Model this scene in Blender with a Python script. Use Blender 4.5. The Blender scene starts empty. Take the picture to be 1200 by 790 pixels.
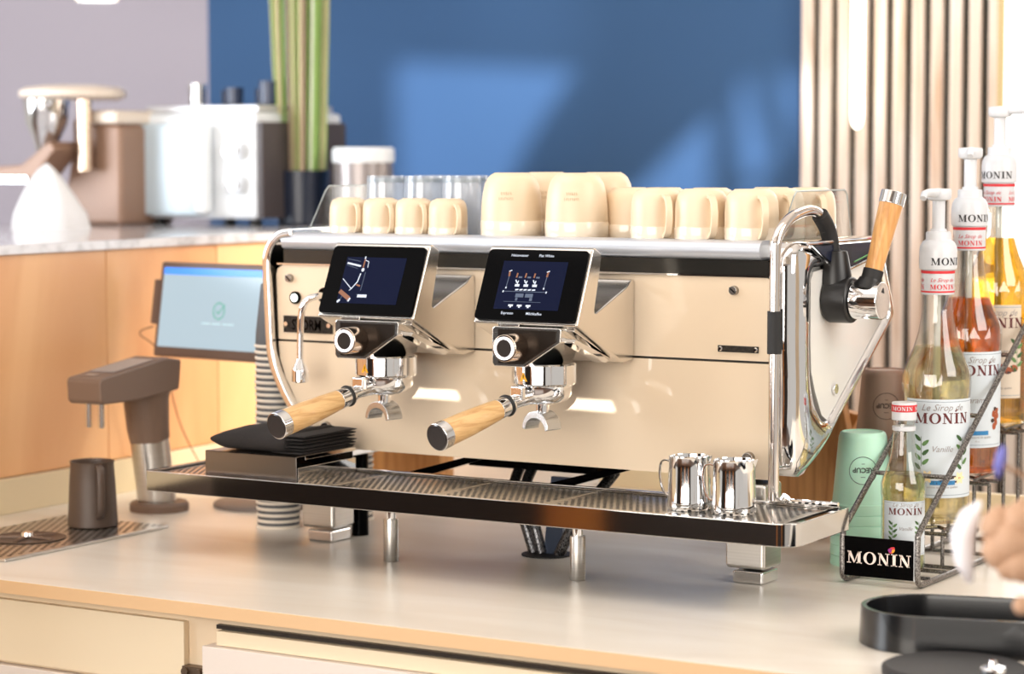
import bpy, bmesh, math, random
from mathutils import Matrix, Vector

# ------------------------------------------------------------------ camera, world, lights, exposure
C = bpy.context.scene.collection
SC = bpy.context.scene
R = random.Random(7)
PI = math.pi

def sr(r, g, b):
    f = lambda c: (c / 255 / 12.92) if c / 255 <= .04045 else ((c / 255 + .055) / 1.055) ** 2.4
    return (f(r), f(g), f(b), 1)

yaw, pitch, roll = .5427, .0762, -.0021
f_ = Vector((-math.sin(yaw) * math.cos(pitch), math.cos(yaw) * math.cos(pitch), -math.sin(pitch)))
r_ = Vector((math.cos(yaw), math.sin(yaw), 0)); u_ = r_.cross(f_)
r2 = r_ * math.cos(roll) + u_ * math.sin(roll); u2 = -r_ * math.sin(roll) + u_ * math.cos(roll)
cam_data = bpy.data.cameras.new('camera'); cam = bpy.data.objects.new('camera', cam_data); C.objects.link(cam)
cam.matrix_world = Matrix(((r2.x, u2.x, -f_.x, 2.0832), (r2.y, u2.y, -f_.y, -2.4987), (r2.z, u2.z, -f_.z, .5326), (0, 0, 0, 1)))
cam_data.sensor_width = 36; cam_data.lens = 2831.1 / 1200 * 36
cam_data.clip_start = .05; cam_data.clip_end = 60
cam_data.dof.use_dof = True; cam_data.dof.focus_distance = 2.98; cam_data.dof.aperture_fstop = 3.8
SC.camera = cam
SC.cycles.use_denoising = True
SC.cycles.max_bounces = 10; SC.cycles.transmission_bounces = 10; SC.cycles.transparent_max_bounces = 12
SC.cycles.sample_clamp_indirect = 6; SC.cycles.caustics_reflective = False; SC.cycles.caustics_refractive = False
SC.view_settings.view_transform = 'Standard'; SC.view_settings.look = 'None'
SC.view_settings.exposure = 0.0; SC.view_settings.gamma = 1

world = bpy.data.worlds.new('world'); SC.world = world; world.use_nodes = True
bg = world.node_tree.nodes['Background']; bg.inputs[0].default_value = (1.0, .93, .85, 1); bg.inputs[1].default_value = .62

def area(name, loc, target, sx, sy, power, col=(1, 1, 1)):
    l = bpy.data.lights.new(name, 'AREA'); l.shape = 'RECTANGLE'; l.size = sx; l.size_y = sy
    l.energy = power; l.color = col
    o = bpy.data.objects.new(name, l); C.objects.link(o); o.location = loc
    d = Vector(target) - Vector(loc); o.rotation_euler = d.to_track_quat('-Z', 'Y').to_euler()
    return o
def spot(name, loc, target, power, size, col=(1, 1, 1), rad=.02, blend=.2):
    l = bpy.data.lights.new(name, 'SPOT'); l.energy = power; l.spot_size = size; l.color = col
    l.shadow_soft_size = rad; l.spot_blend = blend
    o = bpy.data.objects.new(name, l); C.objects.link(o); o.location = loc
    d = Vector(target) - Vector(loc); o.rotation_euler = d.to_track_quat('-Z', 'Y').to_euler()
    return o
area('window_light_left', (-2.9, -1.8, .8), (.4, .3, .3), 2.2, 1.8, 165, (.87, .93, 1))
area('window_light_front', (1.0, -4.4, .7), (.4, .4, .2), 3.4, 1.8, 150, (1, .94, .86))
area('window_light_right', (2.6, .1, 1.2), (.7, 1.75, .2), 1.2, 1.4, 34, (1, .95, .9))  # added area light that brightens the slat wall
area('ceiling_panel_light', (.4, -.6, 1.95), (.4, -.6, 0), 2.4, 1.6, 11, (1, .96, .91))
SUN_SPOT = (2.3, -1.6, 1.70)
spot('sun_spot', SUN_SPOT, (-.30, 1.8, .62), 1900, .50, (.98, .97, 1), .008, .1)
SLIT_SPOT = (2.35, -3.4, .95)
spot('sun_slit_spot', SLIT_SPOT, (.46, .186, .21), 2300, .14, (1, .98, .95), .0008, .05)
spot('warm_spot', (.75, 1.55, 1.5), (-.40, .80, .14), 260, .42, (1, .92, .78), .05, 1)

# ------------------------------------------------------------------ materials
MATS = {}
def mat(name, col, rough=.5, metal=0, **k):
    if name in MATS: return MATS[name]
    m = bpy.data.materials.new(name); m.use_nodes = True; MATS[name] = m
    nt = m.node_tree; b = nt.nodes['Principled BSDF']
    b.inputs['Base Color'].default_value = col; b.inputs['Roughness'].default_value = rough
    b.inputs['Metallic'].default_value = metal
    if 'spec' in k: b.inputs['Specular IOR Level'].default_value = k['spec']
    if 'coat' in k: b.inputs['Coat Weight'].default_value = k['coat']; b.inputs['Coat Roughness'].default_value = k.get('coatr', .05)
    if 'trans' in k: b.inputs['Transmission Weight'].default_value = k['trans']
    if 'ior' in k: b.inputs['IOR'].default_value = k['ior']
    if 'emit' in k: b.inputs['Emission Color'].default_value = k['emit']; b.inputs['Emission Strength'].default_value = k.get('es', 1)
    if 'sss' in k: b.inputs['Subsurface Weight'].default_value = k['sss']; b.inputs['Subsurface Scale'].default_value = .01
    n2 = k.get('noise')      # (scale xyz, second colour, lo, hi)
    if n2:
        tc = nt.nodes.new('ShaderNodeTexCoord'); mp = nt.nodes.new('ShaderNodeMapping'); no = nt.nodes.new('ShaderNodeTexNoise')
        ra = nt.nodes.new('ShaderNodeValToRGB')
        mp.inputs['Scale'].default_value = n2[0]; no.inputs['Scale'].default_value = 1; no.inputs['Detail'].default_value = k.get('detail', 6)
        no.inputs['Distortion'].default_value = k.get('dist', 0)
        if k.get('spread'):
            oi = nt.nodes.new('ShaderNodeObjectInfo'); va = nt.nodes.new('ShaderNodeVectorMath'); va.operation = 'ADD'
            ml = nt.nodes.new('ShaderNodeVectorMath'); ml.operation = 'SCALE'; ml.inputs[3].default_value = 13
            cx = nt.nodes.new('ShaderNodeCombineXYZ')
            for q in range(3): nt.links.new(oi.outputs['Random'], cx.inputs[q])
            nt.links.new(cx.outputs[0], ml.inputs[0]); nt.links.new(tc.outputs['Object'], va.inputs[0]); nt.links.new(ml.outputs[0], va.inputs[1])
            nt.links.new(va.outputs[0], mp.inputs['Vector'])
        else: nt.links.new(tc.outputs['Object'], mp.inputs['Vector'])
        nt.links.new(mp.outputs[0], no.inputs['Vector'])
        ra.color_ramp.elements[0].position = n2[2]; ra.color_ramp.elements[1].position = n2[3]
        ra.color_ramp.elements[0].color = col; ra.color_ramp.elements[1].color = n2[1]
        nt.links.new(no.outputs[0], ra.inputs[0]); nt.links.new(ra.outputs[0], b.inputs['Base Color'])
        if k.get('bump'):
            bu = nt.nodes.new('ShaderNodeBump'); bu.inputs['Strength'].default_value = k['bump']; bu.inputs['Distance'].default_value = .001
            nt.links.new(no.outputs[0], bu.inputs['Height']); nt.links.new(bu.outputs[0], b.inputs['Normal'])
    return m
def speckle(name, col, dark, rough, thr=.06, scale=140, **k):
    m = mat(name, col, rough, **k); nt = m.node_tree; b = nt.nodes['Principled BSDF']
    tc = nt.nodes.new('ShaderNodeTexCoord'); vo = nt.nodes.new('ShaderNodeTexVoronoi'); vo.inputs['Scale'].default_value = scale
    lt = nt.nodes.new('ShaderNodeMath'); lt.operation = 'LESS_THAN'; lt.inputs[1].default_value = thr
    sep = nt.nodes.new('ShaderNodeSeparateColor'); gt = nt.nodes.new('ShaderNodeMath'); gt.operation = 'GREATER_THAN'; gt.inputs[1].default_value = .82
    mu = nt.nodes.new('ShaderNodeMath'); mu.operation = 'MULTIPLY'; mx = nt.nodes.new('ShaderNodeMix'); mx.data_type = 'RGBA'
    nt.links.new(tc.outputs['Object'], vo.inputs['Vector']); nt.links.new(vo.outputs['Distance'], lt.inputs[0])
    nt.links.new(vo.outputs['Color'], sep.inputs[0]); nt.links.new(sep.outputs[0], gt.inputs[0])
    nt.links.new(lt.outputs[0], mu.inputs[0]); nt.links.new(gt.outputs[0], mu.inputs[1]); nt.links.new(mu.outputs[0], mx.inputs[0])
    mx.inputs[6].default_value = col; mx.inputs[7].default_value = dark; nt.links.new(mx.outputs[2], b.inputs['Base Color'])
    return m
chrome = mat('chrome', (.86, .86, .87, 1), .06, 1)
satin = mat('satin_chrome', (.80, .76, .71, 1), .2, 1)
steel = mat('brushed_steel', (.62, .60, .57, 1), .28, 1, noise=((4, 4, 400), (.72, .70, .67, 1), .3, .7))
cream = mat('cream_enamel', sr(238, 216, 188), .4, coat=1, coatr=.008, spec=.2)
white_p = mat('white_panel', sr(235, 233, 228), .25, coat=.5)
navy = mat('navy_gloss', sr(12, 20, 44), .25, spec=.3)
black = mat('black_plastic', sr(18, 17, 18), .35)
gloss_black = mat('gloss_black', sr(2, 2, 3), .06, spec=.06)
dark_face = mat('dark_bronze_face', sr(52, 44, 38), .25, .6)
rubber = mat('black_rubber', sr(22, 21, 22), .6)
oak = mat('oak_handle', sr(228, 188, 132), .38, coat=.3, noise=((170, 16, 170), sr(196, 146, 88), .38, .72), dist=1.0)
oak_dark = mat('oak_board', sr(206, 150, 88), .5, noise=((60, 60, 5), sr(150, 96, 48), .3, .75), dist=1.0)
taupe = mat('taupe_plastic', sr(118, 96, 82), .5)  # dark plastic with the haze's lightening put into the colour
taupe_d = mat('dark_taupe', sr(82, 66, 56), .45)  # black of the jug, browned in colour by the haze
grey_band = mat('grey_band', sr(70, 68, 64), .15, .7)
rail_m = mat('pale_rail', (.66, .69, .75, 1), .32, .6)
glass = mat('clear_glass', (1, 1, 1, 1), .01, trans=1, ior=1.45)
def thin_glass(name, tint, fac=.1):
    m = bpy.data.materials.new(name); m.use_nodes = True; nt = m.node_tree; MATS[name] = m
    out = nt.nodes['Material Output']; nt.nodes.remove(nt.nodes['Principled BSDF'])
    tr = nt.nodes.new('ShaderNodeBsdfTransparent'); tr.inputs[0].default_value = tint
    gl = nt.nodes.new('ShaderNodeBsdfGlossy'); gl.inputs['Roughness'].default_value = .03
    fr0 = nt.nodes.new('ShaderNodeLayerWeight'); fr0.inputs[0].default_value = .5
    fr = nt.nodes.new('ShaderNodeMath'); fr.operation = 'POWER'; fr.inputs[1].default_value = 4.0
    nt.links.new(fr0.outputs['Facing'], fr.inputs[0])
    mx = nt.nodes.new('ShaderNodeMixShader')
    ad = nt.nodes.new('ShaderNodeMath'); ad.operation = 'ADD'; ad.inputs[1].default_value = fac; ad.use_clamp = True
    nt.links.new(fr.outputs[0], ad.inputs[0]); nt.links.new(ad.outputs[0], mx.inputs[0])
    nt.links.new(tr.outputs[0], mx.inputs[1]); nt.links.new(gl.outputs[0], mx.inputs[2]); nt.links.new(mx.outputs[0], out.inputs[0])
    return m
tumbler_glass = thin_glass('tumbler_glass', (.97, .985, 1, 1), .10)
nt_ = tumbler_glass.node_tree; mo_ = nt_.nodes['Material Output']; src_ = mo_.inputs[0].links[0].from_socket
df_ = nt_.nodes.new('ShaderNodeBsdfDiffuse'); df_.inputs[0].default_value = (.9, .94, 1, 1); tl_ = nt_.nodes.new('ShaderNodeBsdfTranslucent'); tl_.inputs[0].default_value = (.9, .94, 1, 1)
ad_ = nt_.nodes.new('ShaderNodeMixShader'); nt_.links.new(df_.outputs[0], ad_.inputs[1]); nt_.links.new(tl_.outputs[0], ad_.inputs[2])
mm_ = nt_.nodes.new('ShaderNodeMixShader'); mm_.inputs[0].default_value = .26  # white mixed in stands for light bouncing through the clear glass
nt_.links.new(src_, mm_.inputs[1]); nt_.links.new(ad_.outputs[0], mm_.inputs[2]); nt_.links.new(mm_.outputs[0], mo_.inputs[0])
acrylic = thin_glass('acrylic_guard', (.96, .97, .96, 1), .02)
acrylic_edge = mat('acrylic_edge', sr(225, 235, 235), .1, trans=.4)
bottle_glass = thin_glass('bottle_glass', (.96, .97, .95, 1), .10)
white_pl = mat('white_plastic', sr(208, 210, 214), .3)
white_em = mat('white_led', (1, 1, 1, 1), .5, emit=(1, .98, .94, 1), es=3.0)

# ------------------------------------------------------------------ mesh helpers
WLOC = {}
class MB:
    def __init__(s, M=None): s.v = []; s.f = []; s.M = M
    def add(s, vs, fs):
        n = len(s.v); s.v += [tuple(s.M @ Vector(p)) if s.M else tuple(p) for p in vs]
        s.f += [tuple(i + n for i in f) for f in fs]; return s
    def box(s, x0, x1, y0, y1, z0, z1):
        return s.add([(x0,y0,z0),(x1,y0,z0),(x1,y1,z0),(x0,y1,z0),(x0,y0,z1),(x1,y0,z1),(x1,y1,z1),(x0,y1,z1)],
                     [(0,3,2,1),(4,5,6,7),(0,1,5,4),(1,2,6,5),(2,3,7,6),(3,0,4,7)])
    def prism(s, poly, ax, a, b):
        if ax == 'y': P = lambda p, t: (p[0], t, p[1])
        elif ax == 'x': P = lambda p, t: (t, p[0], p[1])
        else: P = lambda p, t: (p[0], p[1], t)
        n = len(poly); vs = [P(p, a) for p in poly] + [P(p, b) for p in poly]
        fs = [tuple(range(n)), tuple(range(2*n-1, n-1, -1))] + [(i, i+n, (i+1) % n + n, (i+1) % n) for i in range(n)]
        return s.add(vs, fs)
    def lathe(s, prof, c=(0, 0, 0), n=32, close=False):
        vs = []; fs = []; m = len(prof)
        for r, z in prof:
            for k in range(n):
                a = 2*PI*k/n; vs.append((c[0] + r*math.cos(a), c[1] + r*math.sin(a), c[2] + z))
        for j in range(m-1):
            for k in range(n):
                k2 = (k+1) % n; fs.append((j*n+k, j*n+k2, (j+1)*n+k2, (j+1)*n+k))
        if close:
            for k in range(n):
                k2 = (k+1) % n; fs.append(((m-1)*n+k, (m-1)*n+k2, k2, k))
        else:
            if prof[0][0] > 1e-6: fs.append(tuple(range(n-1, -1, -1)))
            if prof[-1][0] > 1e-6: fs.append(tuple(range((m-1)*n, m*n)))
        return s.add(vs, fs)
    def cyl(s, p0, p1, r0, r1=None, n=24):
        return s.tube([p0, p1], [r0, r0 if r1 is None else r1], n)
    def tube(s, pts, r, n=10, smooth=0, closed=False, flat=1.0):
        pts = [Vector(p) for p in pts]
        if smooth:
            q = []; m = len(pts)
            for i in range(m if closed else m-1):
                p0, p1, p2, p3 = pts[(i-1) % m] if (closed or i) else pts[0], pts[i], pts[(i+1) % m], pts[(i+2) % m] if (closed or i+2 < m) else pts[-1]
                for k in range(smooth):
                    t = k/smooth; q.append(.5*((2*p1)+(p2-p0)*t+(2*p0-5*p1+4*p2-p3)*t*t+(3*p1-p0-3*p2+p3)*t**3))
            if not closed: q.append(pts[-1])
            pts = q
        rs = r if isinstance(r, list) else [r]*len(pts)
        if len(rs) != len(pts): rs = [rs[min(len(rs)-1, int(i*len(rs)/len(pts)))] for i in range(len(pts))]
        m = len(pts); vs = []; fs = []; up = None
        for i, p in enumerate(pts):
            if closed: d = (pts[(i+1) % m]-pts[i-1]).normalized()
            else: d = ((pts[min(i+1, m-1)]-pts[max(i-1, 0)])).normalized()
            if up is None:
                up = Vector((0, 0, 1)) if abs(d.z) < .9 else Vector((1, 0, 0))
            a = (up - d*up.dot(d)).normalized(); b = d.cross(a); up = a
            for k in range(n):
                t = 2*PI*k/n; vs.append(p + a*math.cos(t)*rs[i]*flat + b*math.sin(t)*rs[i])
        for j in range(m if closed else m-1):
            for k in range(n):
                k2 = (k+1) % n; j2 = (j+1) % m; fs.append((j*n+k, j*n+k2, j2*n+k2, j2*n+k))
        if not closed: fs += [tuple(range(n-1, -1, -1)), tuple(range((m-1)*n, m*n))]
        return s.add(vs, fs)
    def build(s, name, m, parent=None, bevel=0, ang=35, seg=2, flat=False, solid=0):
        lo = [min(v[i] for v in s.v) for i in range(3)]; hi = [max(v[i] for v in s.v) for i in range(3)]
        c = Vector(((lo[0]+hi[0])/2, (lo[1]+hi[1])/2, lo[2] if parent is None else (lo[2]+hi[2])/2))
        me = bpy.data.meshes.new(name); me.from_pydata([Vector(v)-c for v in s.v], [], s.f)
        bm = bmesh.new(); bm.from_mesh(me); bmesh.ops.recalc_face_normals(bm, faces=bm.faces); bm.to_mesh(me); bm.free()
        me.materials.append(m)
        if not flat:
            me.shade_smooth(); me.set_sharp_from_angle(angle=math.radians(ang))
        o = bpy.data.objects.new(name, me); C.objects.link(o)
        if parent is not None: o.parent = parent; o.location = c - WLOC[parent]
        else: o.location = c
        WLOC[o] = c
        if solid:
            sd = o.modifiers.new('solid', 'SOLIDIFY'); sd.thickness = solid; sd.offset = 0
        if bevel:
            bv = o.modifiers.new('bevel', 'BEVEL'); bv.width = bevel; bv.segments = seg; bv.limit_method = 'ANGLE'; bv.angle_limit = math.radians(40)
            bv.harden_normals = True
        return o
def thing(name, label, cat, loc=(0, 0, 0), group=None):
    o = bpy.data.objects.new(name, None); C.objects.link(o); o.location = loc; o.empty_display_size = .02
    WLOC[o] = Vector(loc); o['label'] = label; o['category'] = cat
    if group: o['group'] = group
    return o
def tag(o, label, cat, group=None, kind=None):
    o['label'] = label; o['category'] = cat
    if group: o['group'] = group
    if kind: o['kind'] = kind
    return o
def struct(o): o['kind'] = 'structure'; return o
def stuff(o): o['kind'] = 'stuff'; return o
def lab(o, t): o['label'] = t; return o
def dup(root, loc, rz=None, label=None, group=None):
    def cp(o, par):
        c = o.copy(); C.objects.link(c)
        if par: c.parent = par
        for ch in o.children: cp(ch, c)
        return c
    r = cp(root, None); r.location = loc
    if rz is not None: r.rotation_euler[2] = rz
    if label: r['label'] = label
    if group: r['group'] = group
    return r
def rrect(x0, x1, y0, y1, r, n=4):
    out = []
    for cx, cy, a0 in ((x1-r, y1-r, 0), (x0+r, y1-r, 90), (x0+r, y0+r, 180), (x1-r, y0+r, 270)):
        for k in range(n+1):
            a = math.radians(a0+90*k/n); out.append((cx+r*math.cos(a), cy+r*math.sin(a)))
    return out
# lettering: serif capitals as polygons, and the built-in font, both returned as (verts2d, faces)
def serif(word, h=1.0, space=.13):
    vs = []; fs = []; x = 0
    def q(*p):
        n = len(vs); vs.extend((x+a, b) for a, b in p); fs.append(tuple(range(n, n+len(p))))
    for ch in word:
        if ch == 'I':
            q((.14,0),(.40,0),(.40,1),(.14,1)); q((0,0),(.54,0),(.54,.07),(0,.07)); q((0,.93),(.54,.93),(.54,1),(0,1)); w = .54
        elif ch == 'N':
            q((.14,0),(.22,0),(.22,1),(.14,1)); q((.0,1),(.30,1),(.96,0),(.86,0),(.70,.02)); q((.80,0),(.90,0),(.90,1),(.80,1))
            q((0,0),(.36,0),(.36,.07),(0,.07)); q((.66,.93),(1.04,.93),(1.04,1),(.66,1)); w = 1.04
        elif ch == 'M':
            q((.14,0),(.22,0),(.22,1),(.14,1)); q((.02,1),(.34,1),(.72,.12),(.62,0)); q((.62,0),(.72,.12),(1.06,1),(.96,1))
            q((.94,0),(1.20,0),(1.20,1),(.94,1)); q((0,0),(.36,0),(.36,.07),(0,.07)); q((.84,0),(1.32,0),(1.32,.07),(.84,.07)); q((.96,.93),(1.30,.93),(1.30,1),(.96,1)); w = 1.32
        elif ch == 'O':
            N = 28
            for k in range(N):
                a, b = 2*PI*k/N, 2*PI*(k+1)/N
                q((.56+.56*math.cos(a), .5+.52*math.sin(a)), (.56+.56*math.cos(b), .5+.52*math.sin(b)), (.56+.30*math.cos(b), .5+.45*math.sin(b)), (.56+.30*math.cos(a), .5+.45*math.sin(a)))
            w = 1.12
        x += w+space
    x -= space
    return [((a-x/2)*h, b*h) for a, b in vs], fs, x*h
def font(text, h, shear=0, res=2, bold=0):
    cu = bpy.data.curves.new('t', 'FONT'); cu.body = text; cu.size = h*1.38; cu.shear = shear; cu.resolution_u = res
    cu.align_x = 'CENTER'; cu.offset = bold
    o = bpy.data.objects.new('t', cu); me = bpy.data.meshes.new_from_object(o)
    vs = [(v.co.x, v.co.y) for v in me.vertices]; fs = [tuple(p.vertices) for p in me.polygons]
    bpy.data.objects.remove(o); bpy.data.curves.remove(cu); bpy.data.meshes.remove(me)
    if vs:
        c = (min(a for a, b in vs)+max(a for a, b in vs))/2; vs = [(a-c, b) for a, b in vs]
    return vs, fs
def flat_on(mb, vf, fn, dx=0, dy=0, rot180=False):
    vs, fs = vf[0], vf[1]
    if rot180:
        h = max(b for a, b in vs); vs = [(-a, h-b) for a, b in vs]
    mb.add([fn(a+dx, b+dy) for a, b in vs], fs)
def on_cyl(r, phi, c=(0, 0, 0)):
    return lambda a, b: (c[0]+r*math.sin(phi+a/r), c[1]-r*math.cos(phi+a/r), c[2]+b)

def seg(mb, fn, x0, y0, x1, y1, w, n=1):
    d = Vector((x1-x0, y1-y0)); q = Vector((-d.y, d.x)).normalized()*w/2
    for i in range(n):
        a = Vector((x0, y0))+d*i/n; b = Vector((x0, y0))+d*(i+1)/n
        mb.add([fn(*(a+q)), fn(*(b+q)), fn(*(b-q)), fn(*(a-q))], [(0, 1, 2, 3)])

# ------------------------------------------------------------------ setting
floor_m = mat('floor_wood', sr(92, 62, 42), .4, noise=((3, 14, 3), sr(60, 40, 28), .3, .7))
struct(MB().box(-4, 4.2, -5.2, 1.9, -.96, -.92).build('floor', floor_m, flat=True))
struct(MB().box(-4, 4.2, -5.2, 2.0, 2.1, 2.15).build('ceiling', mat('ceiling_paint', sr(232, 226, 218), .8), flat=True))
blue_m = mat('blue_paint', sr(46, 80, 120), .85)
struct(MB().box(-1.30, 1.75, 1.80, 1.9, -.92, 2.1).build('wall_back', blue_m, flat=True))
struct(MB().box(-4, -1.30, 1.80, 1.9, -.92, 2.1).build('wall_back', mat('mauve_paint', sr(158, 150, 158), .85), flat=True))  # grey-mauve wall part stands for the sun's glare at the left
# added gobo, out of view, shaping the sun spot's patches on the wall
S0 = Vector(SUN_SPOT)
def onto(X, Z, Y=-1.0):
    p = S0+(Vector((X, 1.8, Z))-S0)*((Y-S0.y)/(1.8-S0.y)); return (p.x, p.z)
cu = bpy.data.curves.new('lattice', 'CURVE'); cu.dimensions = '2D'; cu.fill_mode = 'BOTH'; cu.extrude = .004
def loop(pts):
    sp = cu.splines.new('POLY'); sp.points.add(len(pts)-1); sp.use_cyclic_u = True
    for q, (a, b) in zip(sp.points, pts): q.co = (a, b, 0, 1)
loop([(1.45, .95), (2.25, .95), (2.25, 1.9), (1.45, 1.9)])
for poly in ([(-.82, .735), (-.34, .705), (-.44, .58), (-.60, .30), (-.80, .30)],
             [(-.27, .42), (-.035, .625), (-.035, .30), (-.27, .30)], [(-.005, .66), (.045, .70), (.045, .67), (.10, .52), (.02, .45), (-.005, .52)],
             [(.060, .725), (.16, .665), (.16, .42), (.13, .50)], [(-.005, .46), (.07, .49), (.10, .30), (-.005, .30)]):
    loop([onto(*p) for p in poly])
tmp = bpy.data.objects.new('lattice', cu); lme = bpy.data.meshes.new_from_object(tmp); bpy.data.objects.remove(tmp)
lme.transform(Matrix.Translation((0, -1.0, 0)) @ Matrix.Rotation(PI/2, 4, 'X')); lme.materials.clear(); lme.materials.append(mat('lattice_paint', sr(190, 176, 160), .7))
gobo_ob = bpy.data.objects.new('window_2', lme); C.objects.link(gobo_ob); struct(gobo_ob)
struct(MB().box(4.1, 4.2, 0.9, 1.9, -.92, 2.1).build('wall_right', mat('warm_paint', sr(214, 190, 160), .85), flat=True))
# rear room side (what the chrome mirrors): dark brown wall with orange oak boards and a pale band
rear = struct(MB().box(-4, 4.2, -5.3, -5.2, -.92, 2.1).build('wall_front', mat('rear_brown', sr(50, 36, 28), .7), flat=True))
ro = mat('rear_oak', sr(232, 150, 66), .5, noise=((2, 2, .6), sr(205, 120, 48), .3, .7))
for k, x in enumerate((-1.3, .75, 2.6)):
    b = MB().box(x, x+.34, -5.17, -5.14, -.9, 2.0).build('plank', ro, rear, flat=True)

# second added gobo, its two slots shaping thin sun patches on the machine's front
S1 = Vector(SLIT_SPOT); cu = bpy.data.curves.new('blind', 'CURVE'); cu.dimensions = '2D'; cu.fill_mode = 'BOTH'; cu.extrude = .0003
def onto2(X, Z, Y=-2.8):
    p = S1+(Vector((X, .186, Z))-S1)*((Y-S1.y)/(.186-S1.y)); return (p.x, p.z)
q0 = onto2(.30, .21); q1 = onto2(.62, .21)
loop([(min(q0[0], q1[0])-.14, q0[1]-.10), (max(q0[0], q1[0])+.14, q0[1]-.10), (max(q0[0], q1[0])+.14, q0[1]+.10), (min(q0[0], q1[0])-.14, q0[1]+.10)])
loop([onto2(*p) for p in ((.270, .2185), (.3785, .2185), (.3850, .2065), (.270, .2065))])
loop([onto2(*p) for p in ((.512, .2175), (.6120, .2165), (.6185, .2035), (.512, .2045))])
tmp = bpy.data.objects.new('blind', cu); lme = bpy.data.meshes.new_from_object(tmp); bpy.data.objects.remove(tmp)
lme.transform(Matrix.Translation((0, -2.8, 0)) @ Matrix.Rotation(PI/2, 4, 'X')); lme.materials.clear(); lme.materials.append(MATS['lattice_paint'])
gobo_ob = bpy.data.objects.new('window_3', lme); C.objects.link(gobo_ob); struct(gobo_ob)

# slatted wall panel at the right, each slat its own piece on a black felt backing
felt = struct(MB().box(.155, 1.75, 1.785, 1.80, -.92, 2.1).build('trim_1', mat('dark_felt', sr(14, 26, 22), .9), flat=True))
slat_m = mat('slat_oak', sr(232, 218, 206), .6, noise=((34, 34, 2.2), sr(196, 164, 138), .40, .75), dist=1.2, spread=True, detail=4)
k = 0; x = .157
while x < 1.70:
    if k == 0:
        sl = MB().box(x, x+.0225, 1.770, 1.785, -.92, 2.1).build('slat', slat_m, felt, flat=True); WX = x
    else:
        s2 = sl.copy(); C.objects.link(s2); s2.location = sl.location + Vector((x-WX, 0, 0)); s2.parent = felt
    x += .0373; k += 1
t = thing('tube_lamp', 'vertical glowing light tube with rounded lower end hanging before the wall slats', 'lamp', (.302, 1.70, .60))
MB().lathe([(.001, .575), (.007, .579), (.0105, .588), (.0118, .60), (.0118, 2.06)], (.302, 1.70, 0), 20).build('tube', mat('led_tube', (1, .95, .8, 1), .4, emit=(1, .93, .74, 1), es=5), t)
MB().cyl((.302, 1.70, 2.06), (.302, 1.70, 2.10), .016).build('ceiling_cap', chrome, t)
# frosted bright window to the right of the slats
w = MB().box(.575, 1.15, 1.735, 1.75, .22, 2.0).build('window_1', white_em, flat=True); struct(w)
fm = MB(); fm.box(.562, .575, 1.73, 1.755, .205, 2.0); fm.box(1.15, 1.165, 1.73, 1.755, .205, 2.0); fm.box(.562, 1.165, 1.73, 1.755, .20, .22)
fm.build('window_frame', mat('gold_trim', sr(190, 168, 120), .5, .2), w, flat=True)

# worktop
top_m = mat('worktop_laminate', sr(234, 227, 216), .34, noise=((1.5, 5, 5), sr(218, 206, 190), .32, .72), dist=1.6, detail=3, coat=.15, coatr=.25)
edge_m = mat('worktop_edge', sr(222, 184, 140), .5)
wt = MB().prism([(-.40, -.263), (2.2, -.263), (2.2, .86), (.2, .86), (.2, 1.75), (-.40, 1.75)], 'z', -.0165, 0).build('worktop', top_m, flat=True)
tag(wt, 'pale cream stone-look worktop running under the coffee machine', 'worktop')
MB().box(-.40, 2.2, -.2645, -.2631, -.0163, -.0004).build('edge_band', edge_m, wt, flat=True)
ups_m = mat('upstand_cream', sr(226, 208, 172), .45)
bs = MB(); bs.box(-.40, -.388, -.9, 1.75, 0, .052)
us = bs.build('upstand', ups_m, bevel=.001); tag(us, 'long cream upstand strip between worktop and oak bar front', 'upstand')
bs = MB(); bs.box(.22, 2.2, .86, .872, 0, .034)
us = bs.build('upstand', ups_m, bevel=.001); tag(us, 'low cream upstand strip behind the syrup bottles', 'upstand')
# base cabinets below
cab_m = mat('cabinet_cream', sr(232, 214, 184), .5); cab_w = mat('cabinet_white', sr(228, 216, 206), .5)
cb = thing('base_cabinet', 'cream base cabinet with open drawer under the worktop', 'cabinet', (.9, .2, -.92))
MB().box(-.40, 2.2, -.235, .86, -.92, -.0175).build('carcass', mat('cabinet_shade', sr(222, 200, 170), .6), cb, flat=True)
MB().box(-.40, .262, -.245, -.2355, -.108, -.029).build('front_panel', cab_m, cb, bevel=.001)
MB().box(-.40, .262, -.25, -.2355, -.90, -.112).build('front_panel', cab_w, cb, bevel=.001)
MB().box(.30, 2.2, -.2585, -.2355, -.90, -.052).build('drawer_front', cab_w, cb, bevel=.0012)
MB().box(.315, 2.2, -.25, -.2355, -.0515, -.034).build('drawer_side', cab_m, cb, bevel=.001)
MB().box(.31, 2.2, -.243, -.2356, -.033, -.028).build('drawer_rail', mat('rail_dark', sr(60, 52, 46), .4, .6), cb, flat=True)
h = MB(); h.box(.262, .296, -.249, -.2355, -.10, -.082); h.cyl((.268, -.249, -.088), (.268, -.253, -.088), .005); h.cyl((.288, -.249, -.088), (.288, -.253, -.088), .005)
h.build('hinge_bracket', mat('bracket', sr(110, 92, 76), .4, .7), cb)

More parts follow.
